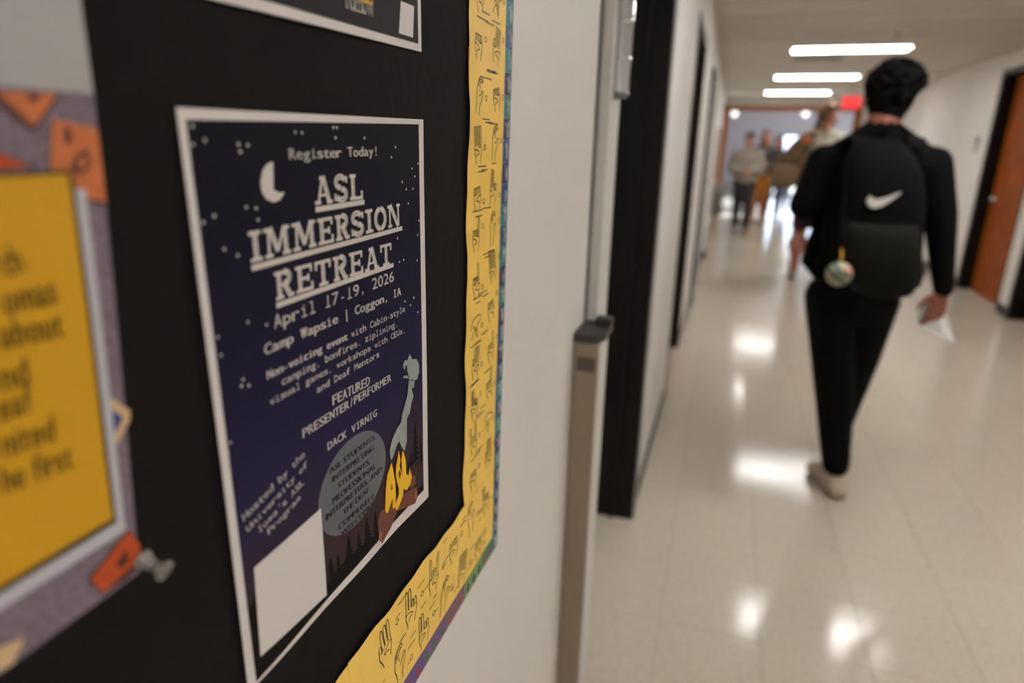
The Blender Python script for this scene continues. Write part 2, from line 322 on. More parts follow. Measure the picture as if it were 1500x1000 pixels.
# ------------------------------------------------------------------ flat print toolkit (wall frame: u = +y, v = +z, out = +x)
XB = XL + .004                      # face of the board paper
_gc = {}
def glyph(ch):
    if ch in _gc: return _gc[ch]
    cu = bpy.data.curves.new('g', 'FONT'); cu.body = ch; cu.size = 1; cu.resolution_u = 3
    ob = bpy.data.objects.new('g', cu); COL.objects.link(ob)
    dg = bpy.context.evaluated_depsgraph_get(); me = bpy.data.meshes.new_from_object(ob.evaluated_get(dg))
    vs = [(v.co.x, v.co.y) for v in me.vertices]; fs = [tuple(p.vertices) for p in me.polygons]
    bpy.data.objects.remove(ob); bpy.data.meshes.remove(me)
    _gc[ch] = (vs, fs); return _gc[ch]
CAP = max(v[1] for v in glyph('H')[0])
link('lettering', EXT(), mat('exit_letter', srgb(246, 120, 120), .5, emit=.8), xs)
class Print:                        # collects flat polygons in wall coordinates (u,v)
    def __init__(s): s.v = []; s.f = []
    def poly(s, pts):
        k = len(s.v); s.v += pts; s.f.append(tuple(range(k, k+len(pts))))
    def quadline(s, a, b, w):
        a = Vector(a); b = Vector(b); d = (b-a)
        if d.length < 1e-9: return
        n = Vector((-d.y, d.x)).normalized()*w/2
        m = max(1, int(d.length/.02))
        for i in range(m):
            p = a+d*(i/m); q = a+d*((i+1)/m); s.poly([tuple(p-n), tuple(q-n), tuple(q+n), tuple(p+n)])
    def line(s, pts, w):
        for a, b in zip(pts, pts[1:]): s.quadline(a, b, w)
    def ell(s, c, rx, ry, n=20): s.poly([(c[0]+rx*math.cos(2*math.pi*i/n), c[1]+ry*math.sin(2*math.pi*i/n)) for i in range(n)])
    def ring(s, c, rx, ry, w, n=16):
        s.line([(c[0]+rx*math.cos(2*math.pi*i/n), c[1]+ry*math.sin(2*math.pi*i/n)) for i in range(n+1)], w)
    def text(s, txt, a, b, h, mono=True, wfac=.86, bold=0):
        # baseline from a to b, cap height h
        a = Vector(a); b = Vector(b); d = b-a; L = d.length; e = d/L; n = Vector((-e.y, e.x))
        if mono:
            cell = L/(len(txt)-(1-wfac)); adv = [cell]*len(txt)
        else:
            ws = []
            for c in txt:
                if c == ' ': ws.append(.3); continue
                g = glyph(c)[0]; ws.append(max(v[0] for v in g)-min(v[0] for v in g)+.10)
            k = (L)/(sum(ws)-.10); adv = [w*k for w in ws]
        x = 0
        for c, ad in zip(txt, adv):
            if c != ' ':
                vs, fs = glyph(c); gx0 = min(v[0] for v in vs); gx1 = max(v[0] for v in vs); w = gx1-gx0
                if mono:
                    tw = cell*wfac; sx = tw/w if w > .28 else (h/CAP)*.95
                    if c in '.,!|\':-' or w <= .28: sx = min(h/CAP*.95, tw/w)
                    x0 = x + (tw - w*sx)/2
                else:
                    sx = k; x0 = x
                for off in ((0,) if not bold else (0, bold, -bold)):
                    k0 = len(s.v)
                    for (gx, gy) in vs:
                        p = a + e*(x0+(gx-gx0)*sx+off) + n*(gy*h/CAP); s.v.append((p.x, p.y))
                    s.f += [tuple(i+k0 for i in f) for f in fs]
                if mono and c in 'iIl1':
                    hb = h*.10
                    for (yb) in ([0] if c != 'I' else [0, .9*h]):
                        p = a+e*(x+tw*.12)+n*(yb+hb/2); q = a+e*(x+tw*.88)+n*(yb+hb/2); s.quadline(p, q, hb)
                    if c in 'il':
                        yt = .66*h if c == 'i' else .93*h
                        p = a+e*(x+tw*.15)+n*yt; q = a+e*(x+tw*.5)+n*yt; s.quadline(p, q, hb)
            x += ad
    def build(s, name, m, parent, org, lift, disp=lambda u, v: 0):
        bm = bmesh.new(); vv = [bm.verts.new((u, v, 0)) for u, v in s.v]
        for f in s.f:
            try: bm.faces.new([vv[i] for i in f])
            except ValueError: pass
        bmesh.ops.triangulate(bm, faces=bm.faces[:])
        for it in range(6):
            es = [e for e in bm.edges if e.calc_length() > .012]
            if not es: break
            bmesh.ops.subdivide_edges(bm, edges=es, cuts=1)
            bmesh.ops.triangulate(bm, faces=[f for f in bm.faces if len(f.verts) > 3])
        for w in bm.verts:
            u, v = w.co.x, w.co.y; w.co = Vector((XB+lift+disp(u, v)-org[0], u-org[1], v-org[2]))
        me = bpy.data.meshes.new(name); bm.to_mesh(me); bm.free()
        return link(name, me, m, parent)

def WP(px, py, dx=.0026): p = onwall(px, py, XB+dx); return (p.y, p.z)
def conv(crop, sc):                 # survey crop -> wall coordinates
    return lambda X, Y: WP(crop[0]+X/sc, crop[1]+Y/sc)

def sheet(name, corners, m, parent, org, lift, disp=lambda u, v: 0, n=24, thick=.0003, wave=None):
    # corners tl,tr,br,bl in (u,v); bilinear grid with front and back
    vs = []; fs = []
    for side in (0, 1):
        for j in range(n+1):
            for i in range(n+1):
                a = i/n; b = j/n
                u = (corners[0][0]*(1-a)+corners[1][0]*a)*(1-b)+(corners[3][0]*(1-a)+corners[2][0]*a)*b
                v = (corners[0][1]*(1-a)+corners[1][1]*a)*(1-b)+(corners[3][1]*(1-a)+corners[2][1]*a)*b
                if wave:
                    du, dv = wave(a, b, u, v); u += du; v += dv
                vs.append((XB+lift-side*thick+disp(u, v)-org[0], u-org[1], v-org[2]))
    N = (n+1)*(n+1)
    for j in range(n):
        for i in range(n):
            q = (j*(n+1)+i, j*(n+1)+i+1, (j+1)*(n+1)+i+1, (j+1)*(n+1)+i)
            fs.append(q[::-1]); fs.append(tuple(k+N for k in q))
    for i in range(n):
        fs.append((i, i+1, N+i+1, N+i)); k = n*(n+1)+i; fs.append((k, N+k, N+k+1, k+1))
        k = i*(n+1); fs.append((k, N+k, N+k+n+1, k+n+1)); k = i*(n+1)+n; fs.append((k, k+n+1, N+k+n+1, N+k))
    return link(name, mesh(name, vs, fs), m, parent, smooth=False)

# hand outlines (unit box, wrist at the bottom) as strokes
def hand_strokes(kind, rnd):
    st = []
    def finger(x, y, l, w, lean=0):
        return [(x-w/2, y), (x-w/2+lean*l*.8, y+l*.85), (x-w*.25+lean*l, y+l), (x+w*.25+lean*l, y+l), (x+w/2+lean*l*.8, y+l*.85), (x+w/2, y)]
    if kind == 'curve':
        st.append([(.25, 0), (.30, .35), (.22, .55), (.35, .85), (.55, 1), (.75, .97), (.80, .85), (.62, .88), (.50, .75), (.52, .6)])
        st.append([(.55, 0), (.60, .28), (.78, .45), (.86, .62), (.76, .66), (.62, .52), (.50, .48)])
        st.append([(.38, .80), (.52, .92), (.70, .90)]); st.append([(.36, .70), (.48, .83)])
        return st
    if kind == 'point':
        st.append([(0, .55), (.05, .42), (.40, .40), (.36, .22), (.42, .05), (.50, .02), (.54, .20), (.56, .34), (.72, .30), (.98, .12)])
        st.append([(0, .55), (.10, .62), (.42, .64), (.62, .66), (.80, .60), (1, .42)])
        st.append([(.56, .34), (.62, .42), (.72, .44), (.74, .36)]); st.append([(.48, .2), (.5, .34)])
        return st
    up = {'fist': (0, 0, 0, 0), 'one': (0, 0, 0, 1), 'two': (0, 0, 1, 1), 'three': (0, 1, 1, 1), 'four': (1, 1, 1, 1), 'horn': (1, 0, 0, 1), 'pinky': (1, 0, 0, 0)}[kind]
    for i, u in enumerate(up):
        x = .26+i*.155
        st.append(finger(x, .46 if u else .44, .5 if u else .17, .13, (i-1.5)*.05 if u else 0))
    st.append([(.19, .46), (.16, .30), (.27, .14), (.30, 0)]); st.append([(.80, .46), (.82, .28), (.70, .12), (.70, 0)])
    st.append([(.82, .34), (.72, .40), (.50, .34), (.40, .30), (.42, .24), (.58, .25), (.66, .18)])
    st.append([(.24, .45), (.34, .41), (.44, .45)])
    return st
KINDS = ['fist', 'one', 'two', 'three', 'four', 'horn', 'pinky', 'curve', 'point', 'curve', 'two', 'fist']
def draw_hand(P, cx, cy, h, kind, rnd, rot=0, w=.00095, mir=False):
    for s in hand_strokes(kind, rnd):
        pts = []
        for x, y in s:
            x = (x-.5)*(-1 if mir else 1)*.82*h; y = (y-.5)*h
            pts.append((cx+x*math.cos(rot)-y*math.sin(rot), cy+x*math.sin(rot)+y*math.cos(rot)))
        # round the strokes by one corner-cutting pass
        q = [pts[0]]
        for a, b in zip(pts, pts[1:]):
            q += [(a[0]*.72+b[0]*.28, a[1]*.72+b[1]*.28), (a[0]*.28+b[0]*.72, a[1]*.28+b[1]*.72)]
        q.append(pts[-1]); P.line(q, w)

# ------------------------------------------------------------------ bulletin board
ORG = (XL, .45, 1.28)
board = empty('bulletin_board', ORG, 'black paper bulletin board with yellow and teal sign-language hand borders', 'bulletin board')
M_bpaper = mat('black_craft_paper', srgb(20, 18, 17), .85, noise=.10, nscale=30, bump=.25, bscale=90, spec=.2)
ubR = WP(731, 500)[0]; vb = WP(728, 797)[1]
u_in_t, u_in_b = WP(689, 0)[0], WP(680, 742)[0]
boxes('backing_paper', [(XL+.0005, -.9, vb+.004, XB, WP(735, 300)[0]-.006, 2.05)], M_bpaper, board, ORG)
M_yel = mat('yellow_border_card', srgb(252, 208, 98), .5, noise=.04, nscale=40)
M_yel2 = mat('yellow_border_card_edge', srgb(205, 110, 45), .6)
M_ink = mat('black_ink', srgb(30, 26, 20), .5)
M_teal = [mat('teal_ink_%s' % n, c, .5) for n, c in (('green', srgb(28, 128, 132)), ('blue', srgb(42, 84, 134)), ('navy', srgb(44, 46, 96)))]
M_white = mat('white_ink', srgb(206, 204, 200), .6)
M_paper = mat('white_paper', srgb(214, 206, 202), .6)
iL = [WP(689, 0, .003), WP(680, 742, .003)]; iR = [WP(742, 0, .003), WP(721, 786, .003)]; tR = [WP(753, 0, .0008), WP(728, 798, .0008)]
ext = lambda p, q, z: (q[0]+(p[0]-q[0])*(z-q[1])/(p[1]-q[1]), z)
zb_in = iL[1][1]; zb_y = iR[1][1]; zb_t = tR[1][1]; ZT = 2.05
def dB(u, v): return .0006+.0004*math.sin(v*31)+.0002*math.sin(u*60)
# teal strip (under the yellow one)
for k in range(0, 60):
    z0 = zb_t + .0215*k; z1 = z0+.0212
    if z1 > 1.75: break
    a = ext(tR[0], tR[1], z0); b = ext(tR[0], tR[1], z1)
    t = sheet('teal_square', [(b[0]-.030, z1), (b[0], z1), (a[0], z0), (a[0]-.030, z0)], M_teal[(k*7+k//3) % 3], board, ORG, .0006, n=2)
    P = Print(); cx = b[0]-.0075; cz = (z0+z1)/2
    P.ell((cx, cz-.002), .0038, .0045, 12)
    for q in range(4):
        an = math.radians(50+q*28+random.uniform(-8, 8)); l = random.choice([.004, .009, .009])
        P.quadline((cx, cz), (cx+math.cos(an)*l, cz+math.sin(an)*l), .0019)
    P.quadline((cx, cz-.008), (cx, cz), .004)
    P.build('hand_print', M_white, t, ORG, .0008)
# bottom multicolour strip
bcol = [srgb(78, 128, 104), srgb(118, 150, 82), srgb(120, 92, 116), srgb(116, 84, 132), srgb(98, 78, 138), srgb(92, 132, 150), srgb(84, 150, 156), srgb(120, 92, 150)]
u = tR[1][0]; k = 0
while u > -.1:
    w = .052; u0 = u-w
    m = mat('strip_ink_%d' % (k % 8), bcol[k % 8], .55)
    t = sheet('colour_square', [(u0, zb_t+.026), (u, zb_t+.026), (u, zb_t), (u0, zb_t)], m, board, ORG, .0005, n=3)
    P = Print()
    for q in range(3):
        c = (u0+.009+q*.017, zb_t+.0085); P.ell(c, .0035, .0055, 10); P.quadline((c[0], c[1]-.004), (c[0]+.002, c[1]-.007), .003)
    P.build('mark_print', mat('strip_mark_%d' % (k % 4), [srgb(168, 62, 50), srgb(60, 52, 110), srgb(176, 90, 60), srgb(70, 120, 60)][k % 4], .6), t, ORG, .0007)
    u = u0-.0005; k += 1
# yellow strips
def wavy(a, b, u, v):
    return ((-.0022*math.sin(v*46)-.0014*math.sin(v*101+1)) if a < .02 else 0, 0)
def wavyb(a, b, u, v):
    return (0, (.0012*math.sin(u*61)+.0009*math.sin(u*143+1)) if b < .02 else 0)
zs = WP(690, 95)[1]
def strip_v(z0, z1, lift, shift=0, low_corner=False):
    a0, a1 = ext(iL[0], iL[1], z1), ext(iL[0], iL[1], z0); b0, b1 = ext(iR[0], iR[1], z1), ext(iR[0], iR[1], z0)
    return sheet('yellow_border', [(a0[0]+shift, z1), (b0[0]+shift, z1), (b1[0]+shift, z0), (a1[0]+shift, z0)], M_yel, board, ORG, lift, dB, n=40, wave=wavy)
s_up = strip_v(zs, ZT, .0016, .0025); s_mid = strip_v(zb_in-.02, zs+.004, .0022)
us = WP(512, 958)[0]
s_bt = sheet('yellow_border', [(us-.004, zb_in), (iR[1][0], zb_in), (iR[1][0], zb_y), (us-.004, zb_y)], M_yel, board, ORG, .0030, dB, n=40, wave=wavyb)
s_bl = sheet('yellow_border', [(-.1, zb_in-.002), (us, zb_in-.002), (us, zb_y-.001), (-.1, zb_y-.001)], M_yel, board, ORG, .0024, dB, n=30, wave=wavyb)
sheet('tape_edge', [(iL[0][0]-.001, zs+.014), (iL[0][0]+.004, zs+.014), (iL[0][0]+.004, zs-.004), (iL[0][0]-.001, zs-.004)], M_yel2, board, ORG, .0012, dB, n=3)
rnd = random.Random(3)
def fill_hands(s, u0, u1, z0, z1, lift, cols, pitch, hh, along):
    P = Print(); i = 0
    if along == 'v':
        z = z0+pitch*.5; 
        while z < z1-.012:
            uu0 = ext(iL[0], iL[1], z)[0]; uu1 = ext(iR[0], iR[1], z)[0]; w = uu1-uu0
            for c in range(cols):
                cx = uu0+w*((c+.5)/cols)+rnd.uniform(-.002, .002); cz = z+rnd.uniform(-.003, .003)+.004*(c % 2)
                draw_hand(P, cx, cz, hh, KINDS[(i*5+c*3) % 12], rnd, rnd.uniform(-.2, .2), mir=(i+c) % 2 == 0)
                P.ring((cx+w/cols*.48-.004, cz+rnd.uniform(-.01, .01)), .0024, .0022, .0008)
            for q in range(4):
                a = uu0+.003+rnd.uniform(0, w-.032); zz = z+pitch/2+rnd.uniform(-.005, .005); P.quadline((a, zz), (a+rnd.uniform(.012, .028), zz), .0009)
            z += pitch; i += 1
    else:
        x = u0+pitch*.5
        while x < u1-.01:
            for r_ in range(cols):
                zz = z0+(z1-z0)*((r_+.5)/cols)+rnd.uniform(-.002, .002); cx = x+(.5*pitch if r_ % 2 else 0)
                if cx > u1-.012: continue
                draw_hand(P, cx, zz, hh, KINDS[(i*7+r_*3) % 12], rnd, rnd.uniform(-.25, .25), mir=(i+r_) % 2 == 0)
                P.ring((cx+pitch*.46, zz+rnd.uniform(-.012, .012)), .0024, .0022, .0008)
                for q in range(3):
                    a = cx+pitch*.36+rnd.uniform(-.006, .01); z2 = zz+rnd.uniform(-.02, .02); z2 = min(max(z2, z0+.002), z1-.002)
                    if a+.018 < u1: P.quadline((a, z2), (a+rnd.uniform(.008, .014), z2), .0008)
            x += pitch; i += 1
    P.build('hand_drawing', M_ink, s, ORG, lift, dB)
fill_hands(s_up, 0, 0, zs+.002, 1.75, .00195, 2, .041, .034, 'v')
fill_hands(s_mid, 0, 0, zb_in+.002, zs, .0026, 2, .041, .034, 'v')
fill_hands(s_bt, us, iR[1][0], zb_y+.002, zb_in-.002, .0034, 2, .046, .038, 'h')
fill_hands(s_bl, .25, us-.006, zb_y+.002, zb_in-.004, .0028, 2, .046, .038, 'h')
# tiny tack and staples
tk = WP(738, 561)
tack = empty('thumbtack', (XL, tk[0], tk[1]), 'tiny dark tack stuck at the outer edge of the teal border', 'tack')
lathe('head', (.001, 0, 0), (1, 0, 0), [(0, .0016), (.002, .0014), (.003, .0006)], M_ink, tack)
# ------------------------------------------------------------------ retreat poster
PO = (XL, .345, 1.31)
_WP0 = WP
WP = lambda px, py, dx=.0014: _WP0(px, py, dx)
C2 = conv((250, 150), 3.3333); C3 = conv((300, 400), 3.334); C4 = conv((320, 600), 2.778); C7 = conv((540, 500), 3.571)
pc = [WP(257, 157), WP(620, 175), WP(626, 727), WP(362.5, 1014)]
ic = [WP(271, 175), WP(613, 182), WP(619, 717), WP(373, 997)]
def dP(u, v):
    a = (u-pc[0][0])/(pc[1][0]-pc[0][0]); b = (v-pc[3][1])/(pc[0][1]-pc[3][1])
    return .0009+.0020*max(0, .25-a)*(1-b*.3) + .0004*math.sin(a*7+b*4)+.0004*max(0, .12-b)/.12*math.sin(a*15)
poster = empty('poster', PO, 'navy night-sky camp retreat poster with moon, campfire and white border', 'poster')
sheet('paper', pc, M_paper, poster, PO, .0009, dP, n=40)
def poster_mat():
    m = bpy.data.materials.new('night_sky_print'); m.use_nodes = True; nt = m.node_tree; b = nt.nodes['Principled BSDF']; L = nt.links
    tc = nt.nodes.new('ShaderNodeTexCoord'); sx = nt.nodes.new('ShaderNodeSeparateXYZ'); L.new(tc.outputs['Object'], sx.inputs[0])
    r = nt.nodes.new('ShaderNodeMapRange'); r.inputs[1].default_value = ic[3][1]-PO[2]; r.inputs[2].default_value = ic[0][1]-PO[2]; L.new(sx.outputs[2], r.inputs[0])
    cr = nt.nodes.new('ShaderNodeValToRGB'); e = cr.color_ramp.elements
    e[0].position = 0; e[0].color = srgb(60, 42, 42); e[1].position = 1; e[1].color = srgb(9, 10, 20)
    for p, c in ((.14, srgb(62, 46, 48)), (.24, srgb(50, 38, 58)), (.36, srgb(36, 31, 64)), (.55, srgb(25, 23, 52)), (.8, srgb(14, 14, 32))):
        x = e.new(p); x.color = c
    L.new(r.outputs[0], cr.inputs[0]); L.new(cr.outputs[0], b.inputs['Base Color']); b.inputs['Roughness'].default_value = .7; b.inputs['Specular IOR Level'].default_value = .15
    return m
sheet('printed_sky', ic, poster_mat(), poster, PO, .0011, dP, n=40, thick=.00015)
M_tx = mat('poster_white_ink', srgb(206, 198, 190), .6)
def pr(name, m, fn, lift=.0014):
    P = Print(); fn(P); return P.build(name, m, poster, PO, lift, dP)
def pg(P, cv, pts): P.poly([cv(*p) for p in pts])
# stars and moon
def stars(P):
    for x, y in [(98,115),(99,205),(160,184),(326,204),(371,208),(335,240),(602,145),(634,148),(785,122),(802,122),(796,172),(938,173),(1092,218),(1071,267),(1205,298),(1174,322),(1188,361),(1125,388),(1145,423),(1178,421),(1155,493),(1208,576),(1100,662),(1201,647),(1198,770),(1109,778),(1131,768),(364,511),(413,516),(422,572),(205,553),(149,585),(254,715),(321,746),(1180,952)]:
        P = Print(); P.ell(C2(x, y), .00085, .00085, 12); P.build('star', M_tx, poster, PO, .0014, dP)
    for x, y in [(203,238),(296,251),(52,311),(67,399),(177,517),(169,549),(206,547),(113,825),(85,787),(99,879),(1015,118),(997,155),(1033,190),(970,137)]:
        P = Print(); P.ell(C3(x, y), .00085, .00085, 12); P.build('star', M_tx, poster, PO, .0014, dP)
stars(None)
pr('moon', M_tx, lambda P: pg(P, C2, [(495,288),(465,300),(443,335),(433,390),(440,435),(462,472),(500,488),(530,475),(553,437),(525,440),(498,425),(482,395),(476,350)]))
# slab-serif title
def title(P, Q, txt, a, b, h0):
    a = Vector(a); b = Vector(b); e = (b-a).normalized(); n = Vector((-e.y, e.x)); L = (b-a).length
    wd = {'I': .52, 'M': 1.22, 'N': 1.05, 'A': 1.02, 'O': .95}
    ws = [wd.get(c, .88) for c in txt]; k = L/(sum(ws)+.12*(len(txt)-1)); x = 0
    for c, w in zip(txt, ws):
        W_ = w*k; T_ = .0115*(h0/.034)*.70; t = T_/W_; hb = .13
        def pt(p): return tuple(a+e*(x+p[0]*W_)+n*(p[1]*h0))
        def ln(p, q, w_=None, inline=True):
            p_, q_ = pt(p), pt(q); P.quadline(p_, q_, w_ or T_)
            if inline and (w_ or T_) >= T_*.95:
                vp, vq = Vector(p_), Vector(q_); Q.quadline(vp+(vq-vp)*.2, vp+(vq-vp)*.48, .0005); Q.quadline(vp+(vq-vp)*.55, vp+(vq-vp)*.8, .0005)
        def serif(cx, cy, hw=None): 
            hw = hw or t*.95; P.quadline(pt((max(0, cx-hw), cy)), pt((min(1, cx+hw), cy)), h0*hb)
        s0, s1 = hb/2, 1-hb/2; tl, tr = t*.85, 1-t*.85
        thin = T_*.55
        if c == 'I': ln((.5, 0), (.5, 1)); serif(.5, s0, .5); serif(.5, s1, .5)
        if c == 'L': ln((tl+.05, 0), (tl+.05, 1)); serif(tl+.05, s1); P.quadline(pt((0, s0)), pt((1, s0)), h0*hb); P.quadline(pt((.93, 0)), pt((.93, .34)), thin)
        if c == 'E':
            ln((tl+.05, 0), (tl+.05, 1)); P.quadline(pt((0, s0)), pt((1, s0)), h0*hb); P.quadline(pt((0, s1)), pt((.97, s1)), h0*hb); P.quadline(pt((tl, .5)), pt((.72, .5)), h0*hb)
            P.quadline(pt((.93, 0)), pt((.93, .32)), thin); P.quadline(pt((.9, 1)), pt((.9, .70)), thin); P.quadline(pt((.72, .36)), pt((.72, .64)), thin)
        if c == 'T': ln((.5, 0), (.5, 1)); serif(.5, s0, .28); P.quadline(pt((0, s1)), pt((1, s1)), h0*hb); P.quadline(pt((.07, 1)), pt((.07, .66)), thin); P.quadline(pt((.93, 1)), pt((.93, .66)), thin)
        if c == 'A': ln((.18, 0), (.47, 1), thin, False); ln((.82, .0), (.5, 1)); serif(.16, s0, .17); serif(.84, s0, .17); P.quadline(pt((.25, .32)), pt((.72, .32)), h0*.09); P.quadline(pt((.30, s1)), pt((.62, s1)), h0*hb)
        if c == 'N': ln((.16, 0), (.16, 1), thin, False); ln((.22, 1), (.80, 0)); ln((.85, 0), (.85, 1), thin, False); serif(.16, s0, .16); serif(.12, s1, .14); serif(.86, s1, .14)
        if c == 'M': ln((.15, 0), (.19, 1), thin, False); ln((.24, 1), (.50, .18)); ln((.50, .18), (.78, 1), thin, False); ln((.82, 0), (.80, 1)); serif(.15, s0, .15); serif(.83, s0, .16); serif(.12, s1, .12); serif(.86, s1, .13)
        if c in 'RO' or c == 'S':
            def arc(cx, cy, rx, ry, a0, a1, w_=T_, inl=True):
                m = 14; pts = [pt((cx+rx*math.cos(math.radians(a0+(a1-a0)*i/m)), cy+ry*math.sin(math.radians(a0+(a1-a0)*i/m)))) for i in range(m+1)]
                for p_, q_ in zip(pts, pts[1:]):
                    d = (Vector(q_)-Vector(p_))*.12; P.quadline(Vector(p_)-d, Vector(q_)+d, w_)
                if inl: Q.line(pts[3:-3], .0005)
            r = (1-t)/2
            if c == 'O': arc(.5, .5, r, .5-.07, 100, 260); arc(.5, .5, r, .5-.07, -80, 80); P.quadline(pt((.36, s1)), pt((.64, s1)), h0*hb*.8); P.quadline(pt((.36, s0)), pt((.64, s0)), h0*hb*.8)
            if c == 'S': arc(.46, .74, r*.86, .20, 20, 270, T_*.92); arc(.52, .27, r*.92, .20, 90, -160, T_*.92); P.quadline(pt((.90, .96)), pt((.90, .70)), thin); P.quadline(pt((.08, .04)), pt((.08, .32)), thin)
            if c == 'R':
                ln((tl+.05, 0), (tl+.05, 1)); serif(tl+.05, s0); serif(tl, s1, t*.8); arc(.52, .74, .30, .20, -90, 90, T_*.95)
                P.quadline(pt((tl, s1)), pt((.55, s1)), h0*hb); P.quadline(pt((tl, .52)), pt((.55, .52)), h0*.1); ln((.52, .5), (.82, .02)); serif(.88, s0, .13)
        x += W_+.12*k
PT = Print(); PQ = Print()
def hgt(cv, X, Yt, Yb): return cv(X, Yt)[1]-cv(X, Yb)[1]
title(PT, PQ, 'ASL', C2(700, 500), C2(930, 470), (hgt(C2, 760, 358, 492)))
title(PT, PQ, 'IMMERSION', C2(388, 783), C2(1115, 598), hgt(C2, 395, 627, 780))
title(PT, PQ, 'RETREAT', C2(510, 968), C2(1072, 787), hgt(C2, 515, 825, 965))
for (x0, ya, x1, yb) in ((702, 523, 937, 485), (390, 809, 1124, 613), (512, 992, 1080, 792)):
    PT.quadline(C2(x0, ya), C2(x1, yb), .0030)
PT.build('title_text', M_tx, poster, PO, .0014, dP); PQ.build('title_inline', mat('night_ink', srgb(40, 38, 62), .6), poster, PO, .0016, dP)
def txt(cv, s_, x0, y0, x1, y1, hx, ht, hb, mono=True, bold=0, name='text_line', m=M_tx, lift=.0014):
    P = Print(); P.text(s_, cv(x0, y0), cv(x1, y1), hgt(cv, hx, ht, hb), mono, bold=bold); P.build(name, m, poster, PO, lift, dP)
txt(C2, 'Register Today!', 575, 279, 1005, 258, 590, 225, 279, bold=.0002)
txt(C3, 'April 17-19, 2026', 335, 272, 916, 38, 355, 200, 268)
txt(C3, 'Camp Wapsie | Coggon, IA', 288, 400, 950, 105, 300, 343, 396, bold=.0003)
P = Print(); a = C3(300, 518); b = C3(970, 186); h = hgt(C3, 310, 470, 513); f1 = 17.6/34
mid = (a[0]+(b[0]-a[0])*f1, a[1]+(b[1]-a[1])*f1); mid2 = (a[0]+(b[0]-a[0])*18/34, a[1]+(b[1]-a[1])*18/34)
P.text('Non-voicing event', a, (a[0]+(b[0]-a[0])*17/34, a[1]+(b[1]-a[1])*17/34), h, bold=.00028); P.text('with Cabin-style', mid2, b, h); P.build('text_line', M_tx, poster, PO, .0014, dP)
txt(C3, 'camping, bonfires, ziplining,', 372, 548, 935, 256, 380, 505, 545)
txt(C3, 'visual games, workshops with CEUs,', 312, 645, 972, 286, 322, 602, 640)
txt(C3, 'and Deaf Mentors', 545, 585, 846, 406, 552, 545, 580)
txt(C3, 'FEATURED', 622, 645, 801, 545, 632, 592, 640, bold=.0002)
txt(C3, 'PRESENTER/PERFORMER', 475, 805, 904, 525, 485, 755, 800, bold=.0002)
txt(C3, 'DACK VIRNIG', 598, 865, 836, 695, 606, 822, 860, bold=.0002)
txt(C4, 'Hosted by the', 93, 452, 348, 188, 100, 412, 447, bold=.0001)
txt(C4, 'University of', 108, 497, 358, 228, 115, 462, 492, bold=.0001)
txt(C4, "Iowa's ASL", 155, 502, 343, 300, 162, 468, 497, bold=.0001)
txt(C4, 'Program', 195, 507, 328, 363, 202, 474, 502, bold=.0001)
# disc and its lettering
def disc(P):
    cs = [C4(*p) for p in ((600, 68), (480, 545), (398, 375), (678, 190))]
    cu = (WP(320+398/2.778, 0)[0]+WP(320+678/2.778, 0)[0])/2
    u0 = C4(398, 375)[0]; u1 = C4(678, 190)[0]; v0 = C4(480, 545)[1]; v1 = C4(600, 68)[1]
    P.ell(((u0+u1)/2, (v0+v1)/2), (u1-u0)/2, (v1-v0)/2, 48)
def grad_mat():
    return mat('disc_grey_ink', srgb(98, 102, 108), .6, noise=.05, nscale=6)
pr('disc', grad_mat(), disc, .0013)
M_dtx = mat('disc_lettering', srgb(22, 22, 26), .6)
for s_, x0, y0, x1, y1, h in (('ASL STUDENTS,', 448, 262, 635, 117, 28), ('INTERPRETING', 460, 295, 628, 163, 28), ('STUDENTS,', 483, 320, 612, 217, 27), ('PROFESSIONAL', 460, 385, 637, 235, 30),
                              ('INTERPRETERS, AND', 433, 450, 660, 250, 30), ('THE DEAF', 503, 430, 608, 332, 27), ('COMMUNITY', 485, 488, 630, 360, 28), ('WELCOME!', 497, 517, 620, 398, 28)):
    txt(C4, s_, x0, y0, x1, y1, x0, y0-h, y0-4, False, bold=.0005, name='disc_text', m=M_dtx, lift=.0016)
# landscape, trees, logs, flames, smoke hand
M_tree = mat('tree_ink', srgb(22, 18, 18), .8, spec=.15)
def land(P):
    P.poly([C4(112, 800), C4(150, 760), C4(300, 800), C4(430, 720), C4(520, 600), C4(640, 505), C4(720, 420), C4(800, 330), (ic[2][0]-.0003, C4(838, 290)[1]), (ic[2][0]-.0003, ic[2][1]+.0003), (ic[3][0]+.0003, ic[3][1]+.0003)])
    def tree(cx, base, top, hw, cv=C4):
        b = cv(cx, base); t = cv(cx, top); w = hw
        P.poly([(b[0]-w*.06, b[1]-.002), (b[0]+w*.06, b[1]-.002), t])
        for i in range(7):
            f = i/7; z = b[1]+(t[1]-b[1])*(.08+f*.86); ww = w*(1-f*.88); dz = (t[1]-b[1])*.16
            P.poly([(b[0]-ww, z-dz*.25), (b[0]-ww*.4, z-dz*.02), (b[0]+ww*.4, z-dz*.05), (b[0]+ww, z-dz*.25), (b[0]+ww*.1, z+dz)])
    for cx, base, top, hw in ((455, 690, 590, .0075), (485, 670, 580, .0065), (530, 630, 500, .009), (570, 600, 490, .0078), (605, 560, 425, .0088), (640, 535, 400, .008), (140, 830, 735, .004)):
        tree(cx, base, top, hw)
    for cx, base, top, hw in ((240, 640, 400, .0075), (218, 650, 580, .0045), (268, 640, 490, .005), (205, 690, 620, .004)): tree(cx, base, top, hw, C7)
pr('tree_silhouettes', M_tree, land, .00135)
M_log = mat('log_ink', srgb(112, 58, 44), .6, noise=.2, nscale=400)
